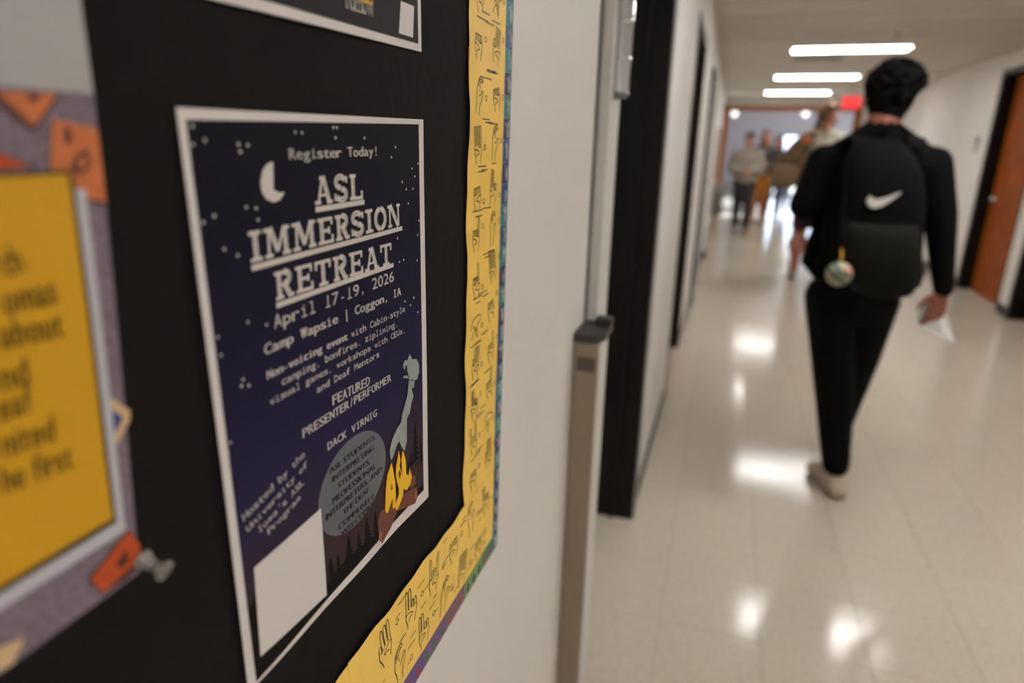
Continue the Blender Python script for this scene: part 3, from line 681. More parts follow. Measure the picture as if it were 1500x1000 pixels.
def logs(P):
    pg(P, C4, [(770, 290), (795, 260), (797, 300), (780, 320)])
    pg(P, C4, [(645, 455), (655, 415), (725, 415), (700, 480), (662, 545), (648, 500)])
    pg(P, C4, [(655, 415), (700, 375), (785, 320), (800, 312), (806, 350), (795, 380), (730, 410), (668, 445)])
pr('logs', M_log, logs, .0016)
def lend(P):
    for (x, y, r) in ((797, 345, .0024), (655, 515, .0026)): c = C4(x, y); P.ell(c, r, .0042, 16)
pr('log_ends', mat('log_end_ink', srgb(158, 100, 62), .6), lend, .0018)
def flames(P, gx=0):
    for poly in ([(80,880),(88,897),(97,885),(103,822),(117,818),(118,872),(131,866),(134,800),(130,735),(122,690),(112,635),(103,700),(92,745),(90,700),(84,770)],
                 [(135,660),(143,610),(148,572),(157,618),(152,650),(166,690),(175,740),(172,800),(160,838),(148,872),(138,880),(130,850),(140,830),(150,800),(150,765),(140,735),(134,700)],
                 [(163,620),(170,572),(184,618),(187,688),(199,700),(204,660),(216,705),(208,745),(190,775),(172,765),(168,690)]):
        cx = sum(p[0] for p in poly)/len(poly); cy = sum(p[1] for p in poly)/len(poly)
        pg(P, C7, [(cx+(p[0]-cx)*(1+gx), cy+(p[1]-cy)*(1+gx*.4)) for p in poly])
pr('flame_glow', mat('flame_orange', srgb(214, 120, 20), .6), lambda P: flames(P, .10), .0020)
pr('flame_letters', mat('flame_yellow', srgb(240, 190, 20), .6), flames, .0022)
pr('flame_counters', M_log, lambda P: (pg(P, C7, [(105, 775), (112, 735), (116, 770)]), pg(P, C7, [(152, 665), (160, 690), (152, 715), (145, 690)])), .0024)
M_smk = mat('smoke_ink', srgb(150, 158, 152), .6, noise=.12, nscale=120)
def smoke(P):
    pg(P, C7, [(105,605),(102,565),(115,510),(135,462),(160,420),(190,400),(190,470),(191,520),(178,570),(165,552),(150,520),(137,545),(124,590),(112,620)])
    pg(P, C7, [(160,420),(166,375),(182,318),(196,262),(215,250),(223,285),(212,325),(205,370),(190,402)])
    pg(P, C7, [(193,270),(199,205),(206,165),(213,205),(214,255)])
    pg(P, C7, [(170,190),(172,178),(196,176),(200,192)])
    pg(P, C7, [(176,150),(168,125),(178,96),(192,98),(190,120),(180,130)])
    pg(P, C7, [(190,100),(203,62),(217,92),(238,90),(253,120),(253,160),(241,196),(226,202),(210,192),(198,176),(190,150)])
    pg(P, C7, [(214,205),(229,200),(226,236),(217,245)])
pr('smoke_hand', M_smk, smoke, .0020)
sheet('blank_square', [C4(133, 640), C4(410, 400), C4(435, 752), C4(160, 1000)], M_paper, poster, PO, .0017, dP, n=6, thick=.0001)

# ------------------------------------------------------------------ upper poster
UO = (XL, .40, 1.58)
up = empty('poster', UO, 'dark poster with white border cut off by the top of the frame', 'poster')
bl = WP(320, 0); br = WP(617, 76); dU = lambda u, v: .0012+.0006*math.sin(u*25)
H2 = .31
sheet('paper', [(br[0]-.235, br[1]+H2), (br[0]+.003, br[1]+H2), br, (br[0]-.240, br[1]-.006)], M_paper, up, UO, .0009, dU)
b2 = WP(612, 64)
sheet('print', [(br[0]-.228, br[1]+H2-.006), (b2[0]+.002, br[1]+H2-.006), b2, (br[0]-.232, b2[1]-.005)], mat('charcoal_print', srgb(20, 19, 21), .6, spec=.25), up, UO, .0012, dU, thick=.0001)
CU = conv((480, 0), 10.714)
sheet('blank_square', [CU(1135, 15), CU(1340, 100), CU(1325, 590), CU(1105, 520)], M_paper, up, UO, .0015, dU, n=3, thick=.0001)
for nm, m, bd, lf in (('lettering_outline', M_tx, .0011, .0015), ('lettering', mat('charcoal_ink', srgb(40, 38, 42), .5), 0, .0018)):
    P = Print(); a = CU(262, 108); b = CU(700, 240)
    for dv in ((0,) if not bd else (0, -.0009, .0009)): P.text('FOLLOW', (a[0], a[1]+dv), (b[0], b[1]+dv), .030, False, bold=bd)
    P.build(nm, m, up, UO, lf, dU)
sheet('yellow_band', [CU(420, -120), CU(668, -60), CU(662, 85), CU(425, 5)], mat('band_yellow', srgb(222, 168, 30), .6), up, UO, .0021, dU, n=3, thick=.0001)
P = Print(); P.text('US', CU(500, -20), CU(655, 45), .009, False); P.build('band_text', M_ink, up, UO, .0023, dU)

# ------------------------------------------------------------------ papers at the left
C6 = conv((0, 120), 2.778); C8 = conv((0, 480), 2.273)
GO = (XL, .08, 1.56)
gp = empty('paper_sheet', GO, 'plain pale grey paper in the upper left corner', 'paper')
r0 = WP(124, 0); r1 = WP(136, 138)
sheet('paper', [(-.05, r0[1]+.14), (r0[0]+.004, r0[1]+.14), r1, (-.05, r1[1]+.001)], mat('pale_grey_paper', srgb(168, 164, 162), .6), gp, GO, .0012, lambda u, v: .0006*math.sin(v*40), n=10)
BO = (XL, .10, 1.36)
bp_ = empty('game_board_poster', BO, 'poster of scattered orange tiles on purple-grey cloth with yellow text card', 'poster')
M_cloth = mat('purple_grey_cloth_print', srgb(120, 104, 116), .7, noise=.28, nscale=420)
tr = WP(138, 136); mr = WP(181, 600); brr = WP(206, 838); dG = lambda u, v: .0004*math.sin(v*30+u*20)+.0006
sheet('printed_cloth', [(-.08, tr[1]), tr, brr, (-.08, brr[1])], M_cloth, bp_, BO, .0008, dG, n=16)
M_or = mat('tile_orange', srgb(196, 110, 62), .6, noise=.12, nscale=150); M_or2 = mat('tile_red_orange', srgb(188, 76, 32), .6, noise=.1, nscale=150); M_brn = mat('tile_edge_brown', srgb(70, 40, 40), .6)
def gpr(nm, m, polys, lift):
    for cv, pts in polys:
        P = Print(); pg(P, cv, pts); P.build(nm, m, bp_, BO, lift, dG)
gpr('tile_edge', M_brn, [(C6, [(-60, 40), (0, 40), (250, 48), (140, 205), (120, 200), (-60, 60)]), (C6, [(205, 150), (400, 190), (434, 505), (330, 480), (195, 350)]), (C6, [(-40, 270), (140, 345), (-40, 362)]), (C8, [(295, 830), (430, 670), (470, 720), (468, 800), (345, 890), (296, 850)])], .00095)
gpr('orange_tile', M_or, [(C6, [(-60, 40), (0, 40), (232, 48), (136, 180), (-20, 40)]), (C6, [(212, 150), (396, 190), (428, 488), (330, 470), (200, 345)])], .0011)
gpr('red_orange_tile', M_or2, [(C6, [(-40, 280), (120, 345), (-40, 355)]), (C8, [(302, 838), (430, 675), (466, 722), (466, 770), (345, 882)])], .0011)
gpr('tile_symbol', M_brn, [(C6, [(105, 50), (160, 50), (150, 78), (118, 78)]), (C6, [(300, 300), (350, 270), (362, 350), (320, 380), (285, 350)]), (C6, [(255, 190), (285, 185), (285, 250), (262, 255)]), (C8, [(385, 790), (420, 735), (428, 775), (400, 800)])], .0013)
gpr('tile_symbol_centre', M_or, [(C6, [(308, 315), (338, 300), (345, 345), (320, 362)]), ], .0014)
gpr('cream_diamond', mat('tile_cream', srgb(206, 172, 130), .6), [(C8, [(345, 215), (432, 275), (430, 310), (385, 395), (350, 350)]), (C8, [(-20, 1070), (80, 1030), (40, 1120), (-20, 1150)])], .0011)
gpr('blue_diamond', mat('tile_blue', srgb(58, 62, 128), .6), [(C8, [(358, 262), (408, 298), (378, 358), (362, 345)])], .0013)
sheet('white_card', [(-.06, WP(118, 278)[1]), WP(121, 276), WP(183, 776), (-.06, WP(183, 776)[1])], mat('card_white', srgb(186, 184, 190), .6), bp_, BO, .0018, dG, n=8)
sheet('dark_border', [(-.06, WP(100, 250)[1]), WP(101, 249), WP(168, 764), (-.06, WP(168, 764)[1])], mat('card_outline', srgb(58, 44, 30), .6), bp_, BO, .0023, dG, n=8, thick=.0002)
sheet('yellow_card', [(-.06, WP(94, 256)[1]), WP(94, 255), WP(161, 758), (-.06, WP(161, 758)[1])], mat('card_yellow', srgb(206, 152, 10), .6), bp_, BO, .0026, dG, n=8, thick=.0002)
M_ctx = mat('card_lettering', srgb(62, 48, 20), .6)
for s_, cv, xr, yr, xl, yl in (('ch', C6, 78, 765, 5, 790), ('omas', C6, 212, 893, 2, 945), ('about', C8, 195, 25, -10, 68), ('nd', C8, 85, 180, -5, 210), ('eaf', C8, 96, 275, -10, 310), ('nited', C8, 170, 370, 0, 430), ('he first', C8, 230, 460, 0, 550)):
    P = Print(); P.text(s_, cv(xl, yl), cv(xr, yr), .0095, False, bold=.0001); P.build('card_text', M_ctx, bp_, BO, .0030, dG)
# push pin
pp_ = WP(205, 818)
pin = empty('push_pin', (XL+.0045, pp_[0], pp_[1]), 'clear plastic push pin at the bottom right corner of the tile poster', 'push pin')
M_clear = mat('clear_plastic', srgb(190, 184, 178), .10, trans=.8)
ax = Vector((1, .08, -.34))
lathe('grip', (.0015, 0, 0), ax, [(0, .0042), (.0015, .0046), (.003, .0036), (.0055, .0023), (.008, .0021), (.0100, .0030), (.0108, .0044), (.0122, .0044), (.0128, .0036)], M_clear, pin)
cyl('needle', (-.002, 0, 0), (.004, .0003, -.0003), .0004, .0004, M_steel, pin)

# ------------------------------------------------------------------ wall fixture by the first doorway
fx = empty('wall_housing', (XL, 1.10, 0), 'tall narrow taupe metal housing with dark cap between board and doorway', 'wall fixture')
boxes('body', [(.0005, -.036, 0.002, .045, .045, 1.122)], M_taupe, fx, bevel=.003)
boxes('edge_strip', [(.0452, -.034, .002, .0475, .045, 1.121)], M_cream, fx)
bm = bmesh.new()
pts = [(.0005, -.040), (.030, -.041), (.043, -.030), (.052, -.012), (.053, .060), (.046, .062)]
pts2 = pts + [(.0215, .0625), (.0005, .0625)]
ring0 = [bm.verts.new((x, y, 1.123)) for x, y in pts2]; ring1 = [bm.verts.new((x, y, 1.137)) for x, y in pts2]
bm.faces.new(ring0[::-1]); bm.faces.new(ring1)
for i in range(len(pts2)): j = (i+1) % len(pts2); bm.faces.new((ring0[i], ring0[j], ring1[j], ring1[i]))
me = bpy.data.meshes.new('cap'); bm.to_mesh(me); bm.free(); link('cap', me, M_dark, fx)
boxes('cap_lip', [(.024, .035, 1.137, .053, .0615, 1.150)], M_dark, fx, bevel=.002)
boxes('cap_shadow', [(.008, -.0368, 1.070, .040, -.0361, 1.096)], mat('cap_shadow_brown', srgb(84, 74, 62), .6), fx)  # brown patch paints the shadow under the cap onto the body
ch = empty('chrome_fitting', (XL+.021, 1.215, 1.53), 'polished chrome fitting with rounded end high beside the black frame', 'fitting')
M_chrome = mat('chrome', srgb(205, 208, 212), .12, 1)
cyl('cover', (.006, 0, .010), (.006, 0, .40), .018, .018, M_chrome, ch, 24)
lathe('end_cap', (.006, 0, .010), (0, 0, -1), [(0, .018), (.006, .0175), (.010, .013), (.012, .006)], mat('chrome_dark', srgb(120, 124, 130), .25, 1), ch)
for z in (.06, .12, .2): lathe('collar', (.006, 0, z), (0, 0, 1), [(0, .0195), (.006, .0195)], M_chrome, ch)

# ------------------------------------------------------------------ small wall things down the corridor
sg = onwall(1431, 212, XR)
sgn = empty('room_sign', (XR, sg.y, sg.z), 'small grey two-part room sign left of the right-hand black doorframe', 'sign')
boxes('upper_plate', [(-.008, -.06, .02, 0, .06, .08)], mat('sign_grey', srgb(62, 58, 68), .5), sgn)
boxes('lower_plate', [(-.007, -.06, -.07, 0, .06, .005)], mat('sign_pale', srgb(150, 146, 150), .5), sgn)
nb = onwall(1050, 215, XL)
nbd = empty('notice_board', (XL, nb.y, 1.45), 'narrow brown notice board on the far left wall near the end frame', 'notice board')
boxes('cork_panel', [(0, -.45, -.5, .012, .45, .28)], mat('cork', srgb(140, 100, 76), .8, noise=.1, nscale=60), nbd)
boxes('board_frame', [(0, -.48, -.53, .02, -.45, .31), (0, .45, -.53, .02, .48, .31), (0, -.45, .28, .02, .45, .31), (0, -.45, -.53, .02, .45, -.5)], mat('board_wood', srgb(110, 70, 48), .5), nbd)
wf = empty('drinking_fountain', (XL, 12.4, 0), 'grey metal drinking fountain on the left wall before the end frame', 'drinking fountain')
boxes('basin', [(.001, -.2, .72, .30, .2, .86)], M_grey, wf, bevel=.02)
boxes('cabinet', [(.001, -.18, .30, .20, .18, .72)], mat('fountain_steel', srgb(120, 116, 108), .35, .6), wf)
boxes('spout', [(.20, -.02, .86, .23, .02, .90)], M_steel, wf)
db = empty('door_stop', (XL, 9.2, 0), 'black floor-level block against the left wall past the pale door', 'door stop')
boxes('block', [(.007, -.04, .001, .06, .04, .10)], M_black, db, bevel=.006)

# ------------------------------------------------------------------ bodies
def blob(name, prims, voxel, m, parent, smooth=4, it=2):
    bm = bmesh.new()
    def hull(pts):
        vv = [bm.verts.new(p) for p in pts]; r = bmesh.ops.convex_hull(bm, input=vv)
        bmesh.ops.delete(bm, geom=[g for g in r['geom_interior'] if isinstance(g, bmesh.types.BMVert)], context='VERTS') if r['geom_interior'] else None
    ico = bmesh.new(); bmesh.ops.create_icosphere(ico, subdivisions=2, radius=1); sp_ = [v.co.copy() for v in ico.verts]; ico.free()
    for p in prims:
        if p[0] == 'c': hull([Vector(p[1])+s*p[3] for s in sp_]+[Vector(p[2])+s*p[4] for s in sp_])
        elif p[0] == 'e':
            R = Matrix.Rotation(p[3], 3, 'X') if len(p) > 3 else Matrix.Identity(3)
            hull([Vector(p[1])+R @ Vector((s.x*p[2][0], s.y*p[2][1], s.z*p[2][2])) for s in sp_])
        elif p[0] == 'h': hull([Vector(c)+Vector((s.x*r[0], s.y*r[1], s.z*r[2])) for c, r in p[1] for s in sp_])
    me = bpy.data.meshes.new(name); bm.to_mesh(me); bm.free()
    o = bpy.data.objects.new('tmp', me); COL.objects.link(o)
    r = o.modifiers.new('r', 'REMESH'); r.mode = 'VOXEL'; r.voxel_size = voxel
    s = o.modifiers.new('s', 'SMOOTH'); s.iterations = smooth; s.factor = .5
    dg = bpy.context.evaluated_depsgraph_get(); out = bpy.data.meshes.new_from_object(o.evaluated_get(dg))
    bpy.data.objects.remove(o); out.name = name
    return link(name, out, m, parent, smooth=True)

def hand_prims(w, d, palm_n, side, curl=.6, s=1.0):
    # w wrist, d pointing direction, palm_n palm normal, side = +1/-1 for thumb side
    d = Vector(d).normalized(); n = Vector(palm_n); n = (n-n.dot(d)*d).normalized(); l = d.cross(n)*side
    P = []
    w = Vector(w); 
    for k in range(4):
        o = l*(.027-.018*k)*s
        P.append(('c', w+d*.01*s+o*.55, w+d*.085*s+o, .013*s, .0105*s))
        a = w+d*.085*s+o; L = [.043, .047, .043, .033][k]*s; th = curl*(1+.12*k)
        dir_ = d.copy()
        for j, f in enumerate((1, .62, .5)):
            dir_ = (Matrix.Rotation(th*(.8 if j == 0 else 1), 3, d.cross(n)) @ dir_) if True else dir_
            b = a+dir_*L*f; P.append(('c', a, b, (.0092-.0008*j)*s, (.0085-.0009*j)*s)); a = b
    t0 = w+d*.02*s+l*.024*s; t1 = t0+(d*.6+l*.7+n*.3).normalized()*.038*s; t2 = t1+(d*.85+l*.1+n*.5).normalized()*.032*s; t3 = t2+(d*.8-l*.15+n*.5).normalized()*.024*s
    P += [('c', t0, t1, .015*s, .0115*s), ('c', t1, t2, .011*s, .0095*s), ('c', t2, t3, .0095*s, .008*s)]
    return P

M_skinA = mat('brown_skin', srgb(148, 88, 72), .5); M_skinB = mat('fair_skin', srgb(178, 122, 104), .5)
M_hairB = mat('black_hair', srgb(7, 6, 6), .85, bump=1, bscale=350, spec=.15)
M_eye = mat('eye_white', srgb(200, 196, 190), .3); M_iris = mat('iris', srgb(40, 28, 22), .3); M_lip = mat('lips', srgb(140, 72, 66), .5)
def person(name, loc, rz, label, J, top, bottom, skin, hair, shoe, calf=1.0, lg=0, vox=.008, s=1.0, bulk=1.0, shorts=False, hairf=None, top_name='jacket', sock=None, sleeves=True, loose=.012, curls=(.5, .5)):
    root = empty(name, loc, label, 'person'); root.rotation_euler = (0, 0, rz); root.scale = (s, s, s)
    V = {k: Vector(v) for k, v in J.items()}
    hc = V['head']; ny = V.get('look', Vector((0, 1, 0))).normalized(); nx = ny.cross(Vector((0, 0, 1)))
    B = [('e', hc+Vector((0, 0, .025)), (.074, .090, .095)), ('h', [(hc+ny*.030+Vector((0, 0, -.03)), (.055, .055, .05)), (hc+ny*.052+Vector((0, 0, -.085)), (.030, .028, .022))]),
         ('c', V['neck']+Vector((0, 0, -.03)), hc+Vector((0, 0, -.05))-ny*.015, .062, .058),
         ('c', hc+ny*.088+Vector((0, 0, .01)), hc+ny*.108+Vector((0, 0, -.022)), .007, .013)]
    for q in (-1, 1):
        B.append(('e', hc+nx*q*.076-ny*.005+Vector((0, 0, .0)), (.010, .018, .030)))
    pel = (V['hipL']+V['hipR'])/2; sh = (V['shL']+V['shR'])/2
    B += [('h', [(pel, (.135, .09, .09)), (pel*.55+sh*.45, (.115, .085, .10))]), ('h', [(pel*.5+sh*.5, (.12, .085, .08)), (sh+Vector((0, 0, -.06)), (.15, .095, .09))]), ('c', V['shL'], V['shR'], .05, .05), ('c', sh, V['neck'], .07, .06)]
    for q in 'LR':
        B += [('c', V['hip'+q], V['knee'+q], .078*bulk, .052), ('c', V['knee'+q], V['ank'+q], .052*calf, .034*calf), ('c', V['knee'+q]*.7+V['ank'+q]*.3-Vector((0, .012*(calf-1)*4, 0)), V['knee'+q]*.4+V['ank'+q]*.6, .046*calf*calf, .04*calf), ('c', V['ank'+q], V['toe'+q]*.4+V['ank'+q]*.6+Vector((0, 0, -.04)), .034, .03),
              ('c', V['sh'+q], V['elb'+q], .046, .036), ('c', V['elb'+q], V['wri'+q], .036, .024)]
        hd = V.get('hd'+q, (V['wri'+q]-V['elb'+q])); pn = V.get('pn'+q, Vector((1 if q == 'L' else -1, 0, 0)))
        B += [('c', V['wri'+q], V['wri'+q]+hd.normalized()*.03, .024, .02)]
        B += hand_prims(V['wri'+q]+hd.normalized()*.012, hd, pn, (1 if q == 'L' else -1)*V.get('ts', Vector((1, 0, 0))).x, curls[0 if q == 'L' else 1])
    blob('body', B, vox*.75, skin, root, smooth=2)
    bd = [c for c in root.children][0]
    for q in (-1, 1):
        e = hc+ny*.078+nx*q*.030+Vector((0, 0, .018))
        lathe('eye', e, ny, [(-.010, .004), (-.006, .010), (0, .0125), (.006, .010), (.009, .003)], M_eye, root, 12)
        lathe('iris', e+ny*.0065, ny, [(0, .006), (.0035, .004)], M_iris, root, 10)
    blob('mouth', [('c', hc+ny*.080-nx*.018+Vector((0, 0, -.052)), hc+ny*.080+nx*.018+Vector((0, 0, -.052)), .008, .008)], .003, M_lip, root)
    if hairf: hairf(root, hc, ny, nx, hair)
    # upper garment
    g = loose
    U = [('h', [(pel+Vector((0, 0, .02)), (.150*bulk+g, .105+g, .07)), (pel*.45+sh*.55, (.150*bulk+g, .105+g, .10))]), ('h', [(pel*.4+sh*.6, (.155*bulk+g, .105+g, .10)), (sh+Vector((0, 0, -.05)), (.175*bulk+g, .105+g, .085))]),
         ('c', V['shL']+Vector((0, 0, -.005)), V['shR']+Vector((0, 0, -.005)), .062+g, .062+g), ('c', sh+Vector((0, 0, .01)), V['neck']+Vector((0, 0, -.035)), .085, .070), ('c', V['shL']+Vector((.03, 0, .0)), V['neck']+Vector((-.02, 0, -.045)), .068, .060), ('c', V['shR']+Vector((-.03, 0, .0)), V['neck']+Vector((.02, 0, -.045)), .068, .060)]
    for q in 'LR':
        if sleeves: U += [('c', V['sh'+q], V['elb'+q], .062+g, .052+g), ('c', V['elb'+q], V['wri'+q], .052+g, .034+g*.5)]
        else: U += [('c', V['sh'+q], V['sh'+q]*.35+V['elb'+q]*.65, .06+g, .058+g)]
    blob(top_name, U, vox, top, root, smooth=5)
    Lw = [('h', [(pel+Vector((0, 0, .03)), (.145*bulk+g*.5, .100+g*.5, .06)), (pel+Vector((0, 0, -.04)), (.150*bulk+g*.5, .105+g*.5, .08))])]
    for q in 'LR':
        if shorts: Lw += [('c', V['hip'+q], V['hip'+q]*.2+V['knee'+q]*.8, .096*bulk+g, .085+g)]
        else: Lw += [('c', V['hip'+q], V['knee'+q], .092*bulk+g*.6, .064+g*.6+lg), ('c', V['knee'+q], V['ank'+q]+Vector((0, 0, .03)), .064+g*.6+lg, .046+g*.3+lg*.6)]
    blob('shorts' if shorts else 'trousers', Lw, vox, bottom, root, smooth=4)
    for q in 'LR':
        a = V['ank'+q]; t = V['toe'+q]; f = (t-a); f = Vector((f.x, f.y, f.z*1.0)); 
        up_ = Vector((0, 0, 1)); heel = V.get('heel'+q, Vector((a.x, a.y, 0))-Vector((f.x, f.y, 0)).normalized()*.045+Vector((0, 0, .03)))
        sh_ = blob('shoe', [('h', [(heel+Vector((0, 0, .005)), (.036, .04, .03)), (a+Vector((0, 0, -.03)), (.040, .045, .035))]), ('h', [(heel+Vector((0, 0, .01)), (.037, .04, .03)), (t+Vector((0, 0, .0)), (.044, .045, .026)), (a*.5+t*.5+Vector((0, 0, -.005)), (.038, .04, .035))])], .006 if vox < .01 else .010, shoe, root, smooth=3)
        blob('sole', [('h', [(heel+Vector((0, 0, -.016)), (.041, .046, .014)), (t+Vector((0, 0, -.014)), (.047, .050, .012)), ((heel+t)/2+Vector((0, 0, -.015)), (.036, .04, .012))])], .005 if vox < .01 else .009, sole_m, sh_, smooth=2)
        if sock: blob('sock', [('c', a+Vector((0, 0, -.02)), a*.6+V['knee'+q]*.4, .042, .056)], vox, sock, root)
    return root
sole_m = mat('shoe_sole', srgb(150, 140, 124), .7)

# main walker -------------------------------------------------------
MW = Vector((.535, 2.88, 0))
def loc(px, py, Y): return at(px, py, Y)-MW
wrR = loc(1382, 422, 2.88)
Jm = dict(head=(0.012, .03, 1.635), look=(.12, 1, -.02), neck=(.0, -.005, 1.555), shL=(-.180, -.01, 1.405), shR=(.190, -.01, 1.405),
          elbL=loc(1178, 300, 2.86), wriL=(-.17, .20, 1.16), hdL=(.35, 1, .0), pnL=(1, -.3, 0), elbR=loc(1377, 312, 2.86), wriR=wrR, hdR=(-.02, .10, -1), pnR=(-.35, 1, 0),
          hipL=(-.085, 0, .88), hipR=(.085, .01, .88), kneeL=loc(1222, 560, 2.90), ankL=loc(1222, 690, 2.885), kneeR=loc(1257, 525, 3.06), ankR=(.055, .50, .20), toeL=(0, 0, 0), toeR=(0, 0, 0))
ak = Vector(Jm['ankL']); ak.z = .105; Jm['ankL'] = ak; Jm['toeL'] = ak+Vector((-.045, .155, -.070)); Jm['heelL'] = ak+Vector((.014, -.05, -.072))
ar = Vector((.135, .47, .115)); Jm['ankR'] = ar; Jm['toeR'] = ar+Vector((.02, .16, -.08)); Jm['heelR'] = ar+Vector((0, -.05, -.078))
def afro(root, hc, ny, nx, m):
    R = random.Random(5); C = hc+Vector((.004, -.02, .052)); pr_ = [('e', C, (.086, .092, .080)), ('e', hc+Vector((-.002, -.035, -.035)), (.066, .062, .06)), ('e', C+Vector((.024, 0, .010)), (.066, .08, .062))]
    for i in range(620):
        z = R.uniform(-.95, 1); t = R.uniform(0, 6.28); r = math.sqrt(1-z*z)
        d = Vector((r*math.cos(t), r*math.sin(t), z))
        if d.y > .5 and z < .45: continue
        k = R.uniform(.93, 1.09); c = C+Vector((d.x*.088*k+(.009 if d.x > 0 and z > -.2 else 0), d.y*.094*k, d.z*.082*k if z > 0 else d.z*.125)); q = R.uniform(.007, .013)
        if z < -.1: c.x = C.x-.004+(c.x-C.x)*.90
        pr_.append(('e', c, (q, q, q)))
    blob('hair', pr_, .0045, m, root, smooth=1)
M_jack = mat('black_cotton', srgb(8, 8, 9), .9, bump=.4, bscale=500, spec=.15); M_trs = mat('black_jersey', srgb(8, 8, 9), .9, bump=.3, bscale=400, spec=.15)
M_shoe = mat('beige_sneaker', srgb(186, 170, 150), .7, noise=.1, nscale=40)
walker = person('person', MW, 0, 'walking person in black with curly black hair seen from behind, wearing a backpack', Jm, M_jack, M_trs, M_skinA, M_hairB, M_shoe, vox=.008, hairf=afro, top_name='sweatshirt', loose=.008, lg=.016, curls=(.5, .42))
# collar ring
# backpack: lofted from rows (z, half width, back y, front y)
def loft(name, rows, m, parent, n=36, pw=3.2):
    vs = []; fs = []
    for (cx, z, hw, y0, y1) in rows:
        cy = (y0+y1)/2; hd = abs(y1-y0)/2
        for i in range(n):
            t = 2*math.pi*i/n; c = math.cos(t); s_ = math.sin(t)
            vs.append((cx+hw*math.copysign(abs(c)**(2/pw), c), cy+hd*math.copysign(abs(s_)**(2/pw), s_), z))
    for k in range(len(rows)-1):
        for i in range(n): fs.append((k*n+i, k*n+(i+1) % n, (k+1)*n+(i+1) % n, (k+1)*n+i))
    fs.append(tuple(range(n-1, -1, -1))); fs.append(tuple((len(rows)-1)*n+i for i in range(n)))
    return link(name, mesh(name, vs, fs), m, parent, smooth=True)
YB = 2.70                             # back face of the pack is at y ~2.70, it bulges to ~2.52
bk = Vector((.535, 2.70, .90))
pack = empty('backpack', bk, 'black backpack with white swoosh mark worn by the curly-haired walker', 'backpack')
def PK(px, py, Y): return at(px, py, Y)-bk
M_pk = mat('black_nylon', srgb(5, 5, 6), .8, bump=.3, bscale=600, spec=.15); M_pk2 = mat('olive_black_nylon', srgb(23, 23, 19), .85, spec=.15, bump=.3, bscale=600); M_strap = mat('black_webbing', srgb(6, 6, 7), .85, spec=.15)
rows = []
for py, xl, xr, dep in ((434, 1268, 1325, .03), (430, 1250, 1338, .07), (415, 1238, 1345, .10), (390, 1234, 1350, .11), (350, 1233, 1352, .12), (320, 1234, 1354, .12), (290, 1236, 1356, .115), (255, 1238, 1352, .10), (228, 1243, 1343, .08), (210, 1254, 1328, .055), (202, 1272, 1312, .03)):
    a = PK(xl, py, 2.62); b = PK(xr, py, 2.62); rows.append(((a.x+b.x)/2, (a.z+b.z)/2, (b.x-a.x)/2, -.13+.0-(dep-.1), .0))
loft('main_compartment', rows, M_pk, pack)
rows = []
for py, xl, xr, dep in ((436, 1272, 1322, .01), (430, 1252, 1334, .035), (412, 1238, 1342, .05), (385, 1234, 1347, .055), (355, 1236, 1348, .05), (335, 1240, 1347, .035), (328, 1244, 1345, .01)):
    a = PK(xl, py, 2.54); b = PK(xr, py, 2.54); rows.append(((a.x+b.x)/2, (a.z+b.z)/2, (b.x-a.x)/2, -.155-dep, -.10))
loft('front_pocket', rows, M_pk2, pack)
# zipper arc over the pocket
zp = [PK(1238+i*(1350-1238)/12, 332-10*math.sin(math.pi*i/12)+(4 if i > 9 else 0), 2.545) for i in range(13)]
def tube(name, pts, r, m, parent, n=8):
    vs = []; fs = []
    for k, p in enumerate(pts):
        p = Vector(p); d = (Vector(pts[min(k+1, len(pts)-1)])-Vector(pts[max(k-1, 0)])).normalized(); q = d.to_track_quat('Z', 'Y')
        rr = r if not isinstance(r, tuple) else None
        for i in range(n):
            t = 2*math.pi*i/n
            vs.append(p+q @ Vector((math.cos(t)*(r if rr else r[0]), math.sin(t)*(r if rr else r[1]), 0)))
    for k in range(len(pts)-1):
        for i in range(n): fs.append((k*n+i, k*n+(i+1) % n, (k+1)*n+(i+1) % n, (k+1)*n+i))
    fs.append(tuple(range(n-1, -1, -1))); fs.append(tuple((len(pts)-1)*n+i for i in range(n)))
    return link(name, mesh(name, vs, fs), m, parent, smooth=True)
tube('zipper', zp, .004, M_strap, pack)
for q in (-1, 1):
    tube('shoulder_strap', [(q*.075, -.03, .555), (q*.092, .03, .590), (q*.105, .11, .598), (q*.110, .20, .575), (q*.115, .262, .50), (q*.125, .272, .36), (q*.165, .22, .20), (q*.19, .10, .12), (q*.15, -.02, .08)], (.030, .007), M_strap, pack, 10)
tube('top_handle', [(-.04, -.05, .59), (-.03, -.065, .625), (.0, -.07, .635), (.03, -.065, .625), (.04, -.05, .59)], .007, M_strap, pack)
# swoosh: curved tick
sw = [(1271, 292), (1276, 287), (1281, 292), (1290, 292), (1305, 288), (1321, 282), (1305, 294), (1292, 302), (1282, 305), (1275, 303), (1271, 298)]
vs = [PK(x, y, 2.54) for x, y in sw]; n0 = len(vs)
vs = [Vector((v.x, -.158+.0, v.z)) for v in vs]
vs += [v+Vector((0, .022, 0)) for v in vs]
link('swoosh_mark', mesh('swoosh_mark', vs, [tuple(range(n0)), tuple(range(2*n0-1, n0-1, -1))]+[(i, (i+1) % n0, n0+(i+1) % n0, n0+i) for i in range(n0)]), mat('logo_white', srgb(225, 220, 214), .5), pack)
